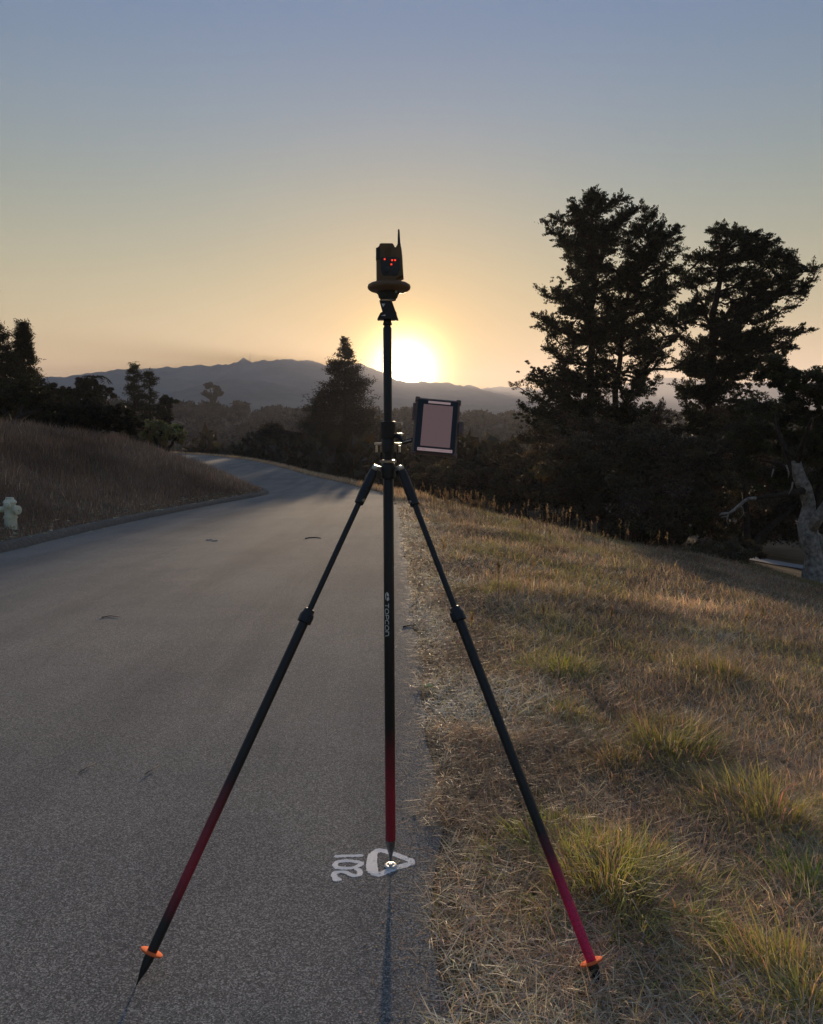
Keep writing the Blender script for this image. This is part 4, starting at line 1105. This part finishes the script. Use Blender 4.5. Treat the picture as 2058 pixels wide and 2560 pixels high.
def arc(cx, cy, rx, ry, a0, a1, n=16):
    a = np.radians(np.linspace(a0, a1, n)); return [(cx + rx * math.cos(t), cy + ry * math.sin(t)) for t in a]
GLY = {  # unit cell: width .8, height 1, reading direction x
    'T': [[(0, 1), (.8, 1)], [(.4, 1), (.4, 0)]],
    'O': [arc(.45, .5, .42, .5, 0, 360, 28)],
    'P': [[(.08, 0), (.08, 1), (.45, 1)], arc(.45, .72, .30, .28, 90, -90, 12), [(.45, .44), (.08, .44)]],
    'C': [arc(.5, .5, .42, .5, 50, 310, 22)],
    'N': [[(.08, 0), (.08, 1), (.42, 1)], arc(.42, .7, .32, .30, 90, 0, 8), [(.74, .7), (.86, 0)]]}
glet = Geo()
hT, hB = on_pole(1506), on_pole(1589)
cap = .0145; xoff = -.0158
widths = [.92, 1.02, .86, .95, 1.02, .95]; tot = sum(widths); sc_l = (hT - hB) / tot
hcur = hT
for chr_, w_ in zip('TOPCON', widths):
    for st in GLY[chr_]:
        # text turned a quarter clockwise: reading direction runs down the pole, letter tops point right
        stroke_on_pole(glet, [(xoff + y_ * cap, hcur - x_ * sc_l) for x_, y_ in st], .0026)
    hcur -= w_ * sc_l
def place_on_pole(g, name, mat):
    o = g.build(name, mat, pole); o.rotation_euler = (Vector(axis).to_track_quat('Z', 'Y')).to_euler(); return o
def leafshape(g, cx, cy, w, h, tilt=0):
    n = 12; t = np.linspace(0, 1, n); hw = w * np.sin(np.pi * t) ** .7 / 2; c, s = math.cos(tilt), math.sin(tilt)
    def tr(x, y): return (cx + x * c - y * s, cy + x * s + y * c)
    a = np.array([tr(x, y) for x, y in zip(hw, (t - .5) * h)]); b = np.array([tr(-x, y) for x, y in zip(hw, (t - .5) * h)])
    V = np.concatenate([wrap(g, a[:, 0], a[:, 1]), wrap(g, b[:, 0], b[:, 1])]); g.add(V, [(i, i + n, i + 1 + n, i + 1) for i in range(n - 1)])
gem = Geo(); he = on_pole(1489)
leafshape(gem, -.0125, he, .0042, .028, .04); leafshape(gem, -.0045, he + .0085, .0085, .019, .35); leafshape(gem, -.0035, he - .0085, .0095, .016, -.25)
# the axis frame from to_track_quat turns X and Y; find which angle faces the camera
qf = Vector(axis).to_track_quat('Z', 'Y'); toc = qf.inverted() @ Vector((0, -1, 0)); a_c = math.atan2(toc.x, -toc.y)
from mathutils import Quaternion
for gg, nm in ((glet, 'lettering'), (gem, 'emblem')):
    o = gg.build(nm, M_letter, pole)
    o.rotation_mode = 'QUATERNION'; o.rotation_quaternion = qf @ Quaternion((0, 0, 1), a_c)

# ------------------------------------------------------------------ bipod
head = tip + axis * on_pole(1176)
bip = thing('bipod', 'two-legged black and red bipod clamped to the survey pole, feet spread toward the camera', 'bipod', head)
bo = Vector(head)

def rel(g, name, mat, parent=bip, smooth=False):
    o = g.build(name, mat, parent, smooth=smooth, origin=head)
    md = o.modifiers.new('edge', 'EDGE_SPLIT'); md.split_angle = R(35); return o
g = Geo(); lathe(g, head - axis * .030, axis, [(0, .022), (.004, .026), (.050, .026), (.056, .023)], 28); rel(g, 'hub', M_black, smooth=True)
g = Geo(); lathe(g, head + axis * .026, axis, [(0, .020), (.003, .030), (.010, .030), (.012, .020)], 28); rel(g, 'hub_ring', M_metal, smooth=True)
# upper clamp with release buttons
cl_h = head + axis * (on_pole(1112) - on_pole(1176))
g = Geo(); lathe(g, cl_h - axis * .03, axis, [(0, .019), (.004, .024), (.052, .024), (.058, .020)], 28); rel(g, 'clamp', M_black, smooth=True)
for sgn in (-1, 1):
    g = Geo(); box(g, cl_h + X_ * sgn * .035 + Z_ * .004 - Y_ * .006, X_, Y_, Z_, .014, .009, .004, .002); rel(g, 'release_lever', M_metal)
    g = Geo(); tube(g, [cl_h + X_ * sgn * .041 - Z_ * .002, cl_h + X_ * sgn * .041 - Z_ * .026], [.0035, .0045], 10); rel(g, 'lever_pin', M_metal, smooth=True)
# bracing rods between hub and clamp
for sgn in (-1, 1):
    g = Geo(); tube(g, [head + X_ * sgn * .026 + Z_ * .02 + Y_ * .01, cl_h + X_ * sgn * .024 + Y_ * .01], .0045, 10); rel(g, 'brace', M_black, smooth=True)
def leg(top_uv, top_y, foot_uv, coll_uv, fat_uv, mat, disc_uv, on_road=False, sgn=-1):
    foot = Gr(*foot_uv) if on_road else Gp(*foot_uv); ytop = top_y
    a = P(*top_uv, ytop); ax = unit(foot - a); Lg = np.linalg.norm(foot - a)
    def at_v(v):
        lo, hi = 0, Lg
        for _ in range(40):
            m_ = (lo + hi) / 2; p = a + ax * m_ - CAM
            yc = p[1] * math.cos(PITCH) - p[2] * math.sin(PITCH); zc = p[1] * math.sin(PITCH) + p[2] * math.cos(PITCH)
            vv = CV - FPX * zc / yc
            if vv < v: lo = m_
            else: hi = m_
        return lo
    lg = bpy.data.objects.new('leg', None); lg.empty_display_size = .05; sc.collection.objects.link(lg); lg.parent = bip
    lg.location = Vector(foot) - bo
    q = Vector(-ax).to_track_quat('Z', 'Y')
    lg.rotation_mode = 'QUATERNION'; lg.rotation_quaternion = q
    def seg(name, m_, prof, smooth=True, n=24):
        g = Geo(); lathe(g, (0, 0, 0), (0, 0, 1), prof, n); o = g.build(name, m_, lg, smooth=smooth)
        md = o.modifiers.new('edge', 'EDGE_SPLIT'); md.split_angle = R(35); return o
    dc = Lg - at_v(coll_uv); df = Lg - at_v(fat_uv); dd = Lg - at_v(disc_uv)
    seg('lower_tube', mat, [(dd + .003, .0148), (dc, .0158), (dc + .002, .014)])
    seg('foot_point', M_black, [(-.004, .001), (.01, .003), (dd * .45, .0105), (dd - .02, .0150), (dd - .003, .0150), (dd - .002, .0100)])
    seg('foot_plate', M_disc, [(dd - .003, .012), (dd - .003, .0325), (dd - .001, .0345), (dd + .0015, .0345), (dd + .003, .032), (dd + .003, .012)], n=36)
    seg('collar', M_black, [(dc - .018, .0165), (dc - .016, .0235), (dc + .008, .0240), (dc + .018, .0190), (dc + .030, .0175), (dc + .034, .0105)])
    g = Geo(); box(g, (sgn * .022, 0, dc + .002), X_, Y_, Z_, .006, .008, .014, .003); g.build('clamp_screw', M_black, lg)
    seg('upper_tube', M_black, [(dc + .03, .0098), (df, .0098)])
    seg('sleeve', M_black, [(df - .004, .0105), (df, .0160), (df + .05, .0178), (Lg - .03, .0165), (Lg - .01, .0140), (Lg + .006, .010)])
    g = Geo(); lathe(g, np.array([0, 0, df + .012]) - np.array([.02, 0, 0]), (1, 0, 0), [(0, .006), (.04, .006)], 12); g.build('sleeve_bolt', M_metal, lg)
    return a, foot
M_legL = pole_mat('left_leg_black_and_red', (.24, .38), (.46, .72), red=(.40, .022, .05))
M_legR = pole_mat('right_leg_black_and_red', (.03, .06), (.30, .52), red=(.85, .015, .13))
aL, fL = leg((938, 1170), 2.91, (342, 2462), 1545, 1258, M_legL, 2380, on_road=True, sgn=-1)
aR, fR = leg((1002, 1170), 2.91, (1506, 2474), 1540, 1262, M_legR, 2404, sgn=1)
for a, sgn in ((aL, -1), (aR, 1)):
    g = Geo(); tube(g, [head + X_ * sgn * .022 + Z_ * .004, a + X_ * sgn * .006 + Z_ * .006], [.008, .007], 12); rel(g, 'hinge_arm', M_metal, smooth=True)
    g = Geo(); lathe(g, a - Y_ * .018, (0, 1, 0), [(0, .006), (.003, .0105), (.033, .0105), (.036, .006)], 18); rel(g, 'hinge_bolt', M_metal, smooth=True)

# ------------------------------------------------------------------ receiver on top
RY = PY
rb = P(969, 812, RY)
rec = thing('positioning_receiver', 'yellow and dark survey receiver with stub antenna on top of the pole', 'survey receiver', rb)
ro = rb
def rr_(g, name, mat, parent=rec, smooth=False):
    o = g.build(name, mat, parent, smooth=smooth, origin=ro); return o
def outl(uv, y): return [P(u, v, y) for u, v in uv]
body = [(941, 706), (940.5, 660), (941, 621), (943.5, 616.5), (946.6, 614.7), (950, 607.5), (953, 606.5), (980, 606.5), (983, 608), (987.5, 616.5), (991, 616.5), (993, 611.5), (1002, 611.5), (1004, 620), (1006, 637), (1007.5, 665), (1009, 690.6), (992.7, 698.5), (992.7, 706)]
g = Geo(); prism(g, outl(body[::-1], RY - .035), (0, .072, 0), .06); rr_(g, 'housing', M_yellow)
g = Geo(); prism(g, outl([(952, 647), (955, 642), (994, 642), (999, 647), (999, 676), (993, 688), (958, 688), (952, 676)][::-1], RY - .038), (0, .006, 0), .05); rr_(g, 'display_panel', M_grey)
M_led, nt, b = new_mat('red_status_light'); b.inputs['Emission Color'].default_value = (1, .06, .03, 1); b.inputs['Emission Strength'].default_value = .35; b.inputs['Base Color'].default_value = (.5, .02, .02, 1)
for (u, v) in ((962, 648), (980.6, 650.5), (988, 650.5), (978.7, 661)):
    g = Geo(); lathe(g, P(u, v, RY - .0395), (0, -1, 0), [(0, .0032), (.001, .0032), (.002, .002)], 12); rr_(g, 'status_light', M_led)
g = Geo(); lathe(g, P(967.4, 674, RY - .0385), (0, -1, 0), [(0, .0095), (.003, .0095), (.004, .007)], 20); rr_(g, 'power_button', M_grey)
for k in range(5):
    g = Geo(); box(g, P(969, 619 + k * 4.6, RY - .0362), X_, Y_, Z_, .014 - .001 * k, .0012, .0009); rr_(g, 'rib', M_yellow)
g = Geo(); prism(g, outl([(940, 619), (950, 619), (951, 648), (940, 650)][::-1], RY - .037), (0, .05, 0), .02); rr_(g, 'side_grip', M_black)
ab = P(997.8, 613, RY); at_ = P(997, 573, RY)
g = Geo(); lathe(g, ab, at_ - ab, [(-.004, .0062), (.004, .0060), (.006, .0050), (np.linalg.norm(at_ - ab) - .003, .0030), (np.linalg.norm(at_ - ab), .0015)], 14); rr_(g, 'antenna', M_black, smooth=True)
dc_ = P(973, 718, RY); rd = 54 * 1.39e-3
g = Geo(); lathe(g, dc_ - Z_ * .0165, Z_, [(0, rd * .72), (.003, rd * .86), (.009, rd * .97), (.017, rd), (.024, rd * .97), (.030, rd * .84), (.033, rd * .66)], 40); rr_(g, 'antenna_disc', M_yellow, smooth=True)
nk = P(970.5, 751, RY); n_h = (P(970, 728, RY) - nk)[2]
g = Geo(); lathe(g, nk, Z_, [(0, .027), (.006, .0285), (.008, .032), (n_h * .72, .037), (n_h * .74, .040), (n_h + .004, .0405)], 30); rr_(g, 'neck', M_grey)
g = Geo(); lathe(g, P(990.5, 730, RY - .03), (0, -1, .1), [(0, .004), (.006, .004), (.0065, .003)], 12); rr_(g, 'latch_pin', M_metal)
g = Geo(); prism(g, outl([(948, 750), (980, 752), (991.5, 783), (957, 783)][::-1], RY - .024), (0, .048, 0), .04); rr_(g, 'tilted_bracket', M_black)
g = Geo(); prism(g, outl([(955, 779), (991, 779), (993, 789), (996, 797.5), (943, 797), (945, 792), (951, 781)][::-1], RY - .03), (0, .06, 0), .06); rr_(g, 'mount_base', M_black)
g = Geo(); prism(g, outl([(954, 759), (963.5, 759), (958, 768)], RY - .0262), (0, .001, 0), .02); rr_(g, 'warning_triangle', M_letter)
g = Geo(); prism(g, outl([(953, 789), (963, 786), (964, 790)][::-1], RY - .0325), (0, .001, 0), .02); rr_(g, 'warning_triangle', M_letter)
g = Geo(); lathe(g, P(968.8, 813, RY), Z_, [(0, .0155), (.004, .0160), (.012, .0135), ((P(969, 796, RY) - P(969, 813, RY))[2], .0135)], 24); rr_(g, 'thread', M_black, smooth=True)

# ------------------------------------------------------------------ tablet on its bracket
TY = 2.80
TL, TR, BR_, BL = P(1030, 993, TY + .03), P(1137, 1001, TY + .03), P(1156, 1143, TY - .03), P(1040, 1131, TY - .03)
C_ = (TL + TR + BR_ + BL) / 4; Rx = unit((TR - TL) + (BR_ - BL)); Uy = (TL - BL) + (TR - BR_); Uy = unit(Uy - Rx * np.dot(Uy, Rx)); Nz = np.cross(Rx, Uy)
wT = (np.linalg.norm(TR - TL) + np.linalg.norm(BR_ - BL)) / 4; hT_ = (np.linalg.norm(TL - BL) + np.linalg.norm(TR - BR_)) / 4
tab = thing('field_tablet', 'rugged tablet in dark case held at the right side of the survey pole', 'tablet', C_)
def tt(g, name, mat, smooth=False): return g.build(name, mat, tab, smooth=smooth, origin=C_)
M_case = simple('tablet_case', (.16, .10, .08), .45, var=.15)
g = Geo(); box(g, C_ - Nz * .010, Rx, Uy, Nz, wT, hT_, .010, .006); tt(g, 'case', M_case)
def emis(name, col, e, rough=.25):
    m, nt, b = new_mat(name); b.inputs['Base Color'].default_value = (.03, .03, .03, 1); b.inputs['Roughness'].default_value = rough
    b.inputs['Emission Color'].default_value = (*col, 1); b.inputs['Emission Strength'].default_value = e; return m
M_screen = emis('tablet_screen', (.62, .38, .38), .045); M_bar = emis('screen_bar', (.85, .60, .62), .08)
wS, hS = wT * .80, hT_ * .82
g = Geo(); box(g, C_ + Nz * .0008 + Uy * hT_ * .0, Rx, Uy, Nz, wT * .9, hT_ * .93, .0008, 0); tt(g, 'bezel', M_black)
g = Geo(); box(g, C_ + Nz * .0022 + Uy * hT_ * .02 + Rx * wT * .02, Rx, Uy, Nz, wT * .66, hT_ * .74, .0006, 0); tt(g, 'screen', M_screen)
g = Geo(); box(g, C_ + Nz * .0022 + Uy * hT_ * .85 + Rx * wT * .06, Rx, Uy, Nz, wT * .50, hT_ * .038, .0006, 0); tt(g, 'status_bar', M_bar)
g = Geo(); box(g, C_ + Nz * .0022 - Uy * hT_ * .84 + Rx * wT * .02, Rx, Uy, Nz, wT * .78, hT_ * .052, .0006, 0); nb = tt(g, 'navigation_bar', M_bar)
for f in (-.9, -.72, -.6, .3, .45, .66, .88):
    g = Geo(); p = C_ + Nz * .0032 - Uy * hT_ * .84 + Rx * wT * (.02 + .78 * f); lathe(g, p, Nz, [(0, .0014), (.0003, .0014)], 8); tt(g, 'icon', M_case)
for sx in (-1, 1):
    for sy in (-1, 1):
        g = Geo(); box(g, C_ - Nz * .010 + Rx * sx * (wT - .006) + Uy * sy * (hT_ - .006), Rx, Uy, Nz, .0085, .0085, .0115, .003); tt(g, 'corner_bumper', M_case)
g = Geo(); box(g, C_ - Nz * .010 + Rx * (wT + .008) + Uy * hT_ * .02, Rx, Uy, Nz, .009, .024, .009, .003); tt(g, 'side_clip', M_case)
g = Geo(); box(g, C_ - Nz * .010 - Rx * (wT + .004) + Uy * hT_ * .5, Rx, Uy, Nz, .005, .03, .006, .002); tt(g, 'side_clip', M_case)
g = Geo(); box(g, C_ - Nz * .026, Rx, Uy, Nz, .03, .04, .006, .003); tt(g, 'back_plate', M_black)
cb = tip + axis * on_pole(1075)
g = Geo(); lathe(g, cb - axis * .032, axis, [(0, .0165), (.003, .028), (.061, .028), (.064, .0165)], 24); tt(g, 'pole_clamp', M_black, smooth=False)
for dz in (.026, -.012):
    g = Geo(); box(g, cb + X_ * .036 + Z_ * dz - Y_ * .01, X_, Y_, Z_, .016, .006, .0022, .0008); tt(g, 'clamp_bolt', M_metal)
    g = Geo(); lathe(g, cb + X_ * .05 + Z_ * (dz - .004) - Y_ * .022, (0, 1, 0), [(0, .0035), (.004, .0045), (.012, .0045)], 12); tt(g, 'clamp_nut', M_metal)
el = cb + X_ * .055 - Z_ * .045 - Y_ * .03
g = Geo(); tube(g, [cb + X_ * .02 - Z_ * .01, cb + X_ * .045 - Z_ * .03 - Y_ * .02, el, C_ - Nz * .03 - Uy * .01], [.008, .008, .007, .008], 12); tt(g, 'bracket_arm', M_black, smooth=True)
g = Geo(); tube(g, [P(1005, 1106, 2.87), P(1028, 1100, 2.84)], .002, 8); tt(g, 'lock_lever', M_metal, smooth=True)

# ------------------------------------------------------------------ survey nail and sprayed marks
nl = np.array([tip[0], tip[1] - .004, road_z(PY) + .004])
nail = thing('survey_nail', 'round silver survey nail washer under the pole point', 'survey nail', nl)
g = Geo(); lathe(g, (0, 0, 0), Z_, [(0, .0245), (.003, .0250), (.005, .0215), (.0065, .013), (.0050, .011), (.0050, .009)], 36); g.build('washer', M_metal, nail, smooth=True)
g = Geo(); lathe(g, (0, 0, .0045), Z_, [(0, .0085), (.002, .009), (.0035, .0075), (.004, .003), (.003, .001)], 24); g.build('head', M_metal, nail, smooth=True)
g = Geo(); n = 40; a = np.arange(n) / n * 2 * np.pi
def flat_ring(g, c, r0, r1, z):
    V = np.concatenate([np.stack([c[0] + r * np.cos(a), c[1] + r * np.sin(a), np.full(n, z)], 1) for r in (r0, r1)]); g.add(V, [(i, n + i, n + (i + 1) % n, (i + 1) % n) for i in range(n)])
def sprayed(name, label, strokes, w, lift=.0):
    g = Geo()
    for st in strokes:
        ribbon(g, [Gr(u, v) for u, v in st], w, Z_, lift, jitter=.10); lift += .0002
    n = 260; allp = np.concatenate([np.array([Gr(u, v) for u, v in st]) for st in strokes]); k = rng.integers(0, len(allp) - 1, n); f = rng.random((n, 1))
    C = allp[k] * (1 - f) + allp[k + 1] * f if len(strokes) == 1 else allp[k]
    C = C + rng.normal(size=(n, 3)) * [w * .62, w * .62, 0]; C[:, 2] += .0001
    Vv, T, _ = leaf_tris(C, rng.normal(size=(n, 3)) * [1, 1, .001], rng.uniform(.0015, .004, n), .003, np.ones((n, 3))); Vv[:, 2] = C.repeat(3, 0)[:, 2]; g.add(Vv, tris=T)
    o0_ = Gr(*strokes[0][0]); o = g.build(name, M_paint, origin=o0_); o.location = o0_
    tag(o, label, 'paint marking'); return o
f_ = 340 / 1733.0
def z4(pts): return [(780 + x * f_, 2000 + y * f_) for x, y in pts]
sprayed('painted_triangle', 'white spray-painted triangle on the asphalt around the survey nail',
        [z4([(760, 925), (752, 850), (762, 760), (780, 680), (840, 640), (920, 648), (1000, 680), (1120, 715), (1220, 755), (1300, 790), (1240, 820), (1130, 850), (1010, 885), (920, 925), (840, 960), (770, 925)]),
         z4([(790, 670), (775, 760), (790, 860), (800, 930)]), z4([(740, 900), (745, 780), (765, 690)])], .029)
sprayed('painted_number', 'white spray-painted number 102 on the asphalt left of the painted triangle',
        [z4([(300, 722), (400, 712), (520, 714), (640, 708)]),
         z4([(640, 810), (560, 785), (440, 775), (320, 790), (285, 830), (320, 865), (440, 875), (550, 860), (610, 835), (640, 810)]),
         z4([(560, 880), (610, 900), (620, 940), (570, 975), (500, 960), (430, 920), (340, 915), (285, 930), (275, 970), (310, 1030)]),
         z4([(275, 950), (300, 1000), (360, 1020)])], .020)

# ------------------------------------------------------------------ small things on the ground
def lay(name, label, cat, uvs, rad, mat, lift=.006, group=None):
    pts = np.array([Gr(u, v) for u, v in uvs]); pts[:, 2] += lift; g = Geo(); tube(g, pts, np.linspace(rad, rad * .4, len(pts)), 6)
    o = g.build(name, mat, smooth=True, origin=pts[0]); o.location = pts[0]; return tag(o, label, cat, group)
lay('twig', 'short dark curved twig lying across the road above the left leg collar', 'twig', [(764, 1347), (775, 1344.5), (790, 1344), (803, 1346)], .012, M_bark)
lay('twig', 'pale straw lying on the asphalt, left one of two at mid left', 'straw', [(198, 1935), (215, 1923), (240, 1910)], .003, M_palebark)
lay('twig', 'pale straw lying on the asphalt, right one of two, nearer the left leg', 'straw', [(364, 1938), (380, 1927), (398, 1916)], .003, M_palebark)
lay('twig', 'dark broken twig on the road edge right of the pole lettering', 'twig', [(1008, 1569), (1020, 1566), (1035, 1567), (1050, 1563)], .007, M_bark)
lay('bark_chip', 'small dark chip on the road edge just above the broken twig', 'bark chip', [(1022, 1532), (1030, 1532), (1036, 1533)], .006, M_bark)
lay('twig', 'faint dark twig on the left lane of the road', 'twig', [(255, 1545), (275, 1541), (300, 1544)], .005, M_bark)
for i, (u, v, lb) in enumerate([(523, 1350, 'pale crushed scrap lying on the road, left one of a pair'), (537, 1352, 'pale crushed scrap lying on the road, right one of a pair')]):
    p = Gr(u, v); g = Geo(); prism(g, [p + np.array(q_) for q_ in ((-.05, 0, 0), (0, -.06, .004), (.06, -.02, .0), (.04, .05, .006), (-.03, .04, 0))], (0, 0, .012), .2)
    o = g.build('scrap', M_path, origin=p); o.location = p; tag(o, lb, 'litter')
M_yl = simple('yellow_leaf', (.75, .72, .30), .5, var=.1)
p = Gp(1072, 1731); g = Geo(); n = 14; t = np.linspace(0, 1, n); wv = .022 * np.sin(np.pi * t) ** .6
mid = np.stack([p[0] + (t - .5) * .06, p[1] + 0 * t, p[2] + .03 + .006 * np.sin(t * 3)], 1)
V = np.concatenate([mid + np.stack([0 * t, -wv, .012 + 0 * t], 1), mid - [0, 0, .002], mid + np.stack([0 * t, wv, .014 + 0 * t], 1)])
g.add(V, [(i, i + 1, n + i + 1, n + i) for i in range(n - 1)] + [(n + i, n + i + 1, 2 * n + i + 1, 2 * n + i) for i in range(n - 1)])
o = g.build('fallen_leaf', M_yl, smooth=True, origin=p); o.location = p; tag(o, 'single bright yellow leaf on the straw at the road edge', 'leaf')
# pebbles at the asphalt edge
M_stone = simple('pale_pebble', (.45, .42, .36), .8, var=.3, scale=40)
def stone_mesh(seed):
    r_ = np.random.default_rng(seed); g = Geo(); n = 8; V = []
    for b_ in (-1.1, -.5, .1, .7, 1.25):
        a_ = np.arange(n) / n * 2 * np.pi; V.append(np.stack([np.cos(a_) * math.cos(b_), np.sin(a_) * math.cos(b_) * .8, np.full(n, math.sin(b_) * .6)], 1) * (1 + .12 * r_.normal(size=(n, 1))))
    g.add(np.concatenate(V), [(i * n + k, i * n + (k + 1) % n, (i + 1) * n + (k + 1) % n, (i + 1) * n + k) for i in range(4) for k in range(n)], ngons=[list(range(n))[::-1], list(range(4 * n, 5 * n))])
    return g.mesh('pebble', M_stone, True)
sm = [stone_mesh(i) for i in range(4)]
for i, (u, v, r_, lb) in enumerate([(1035, 2040, .006, 'white pebble at the asphalt edge beside the lower pole, left of a similar one'), (1087, 2049, .005, 'white pebble in the straw edge beside the lower pole, right of a similar one'),
                              (1074, 2222, .005, 'pinkish pebble at the road edge just below the painted triangle apex'), (1022, 2140, .003, 'tiny pale stone just above the right side of the painted triangle'),
                              (980, 2300, .003, 'tiny stone on the asphalt below the nail')]):
    o = bpy.data.objects.new('pebble', sm[i % 4]); sc.collection.objects.link(o); p = Gr(u, v); o.location = (p[0], p[1], p[2] + r_ * .3); o.scale = (r_ * 1.3, r_, r_); o.rotation_euler = (0, 0, i * 1.3)
    tag(o, lb, 'pebble')
# gritty crumbs and loose straw on the asphalt edge
g = Geo(); n = 2600; y = 1.9 + 11 * rng.random(n) ** 1.6; xr = np.interp(y, RE[:, 1], RE[:, 0]); x = xr - np.abs(rng.normal(size=n)) * .10 * (1 + y * .06)
C = np.stack([x, y, road_z(y) + .0052], 1)
V, T, cc = leaf_tris(C, rng.normal(size=(n, 3)) * [1, 1, .02], rng.uniform(.003, .008, n), .004, tint(n, (.40, .34, .26), .4)); g.add(V, tris=T, col=cc)
n = 1500; y = 1.9 + 14 * rng.random(n) ** 1.3; xr = np.interp(y, RE[:, 1], RE[:, 0]); x = xr + .05 - np.abs(rng.normal(size=n)) * (.06 + .05 * rng.random(n))
blades(g, np.stack([x, y, road_z(y) + .0055], 1), rng.uniform(0, 6.28, n), rng.uniform(.03, .12, n), np.full(n, .002), np.full(n, 1.55), rng.uniform(-.02, .03, n), tint(n, STRAW, .3))
tag(g.build('grit', M_grass, colour=True), 'loose grit, crumbs and straw along the asphalt edge', 'grit', kind='stuff')

# ------------------------------------------------------------------ haze
g = Geo(); box(g, (0, 1600, 110), X_, Y_, Z_, 4700, 3200, 190, 0)
M_haze = bpy.data.materials.new('haze'); M_haze.use_nodes = True; nt = M_haze.node_tree
nt.nodes.remove(nt.nodes['Principled BSDF'])
pv = nt.nodes.new('ShaderNodeVolumePrincipled'); pv.inputs['Density'].default_value = HAZE_DENSITY
pv.inputs['Color'].default_value = (.84, .84, .93, 1); pv.inputs['Anisotropy'].default_value = .25
nt.links.new(pv.outputs[0], nt.nodes['Material Output'].inputs['Volume'])
hz = g.build('haze', M_haze); tag(hz, 'thin evening haze over the whole valley', 'haze', kind='stuff')
hz.display_type = 'WIRE'
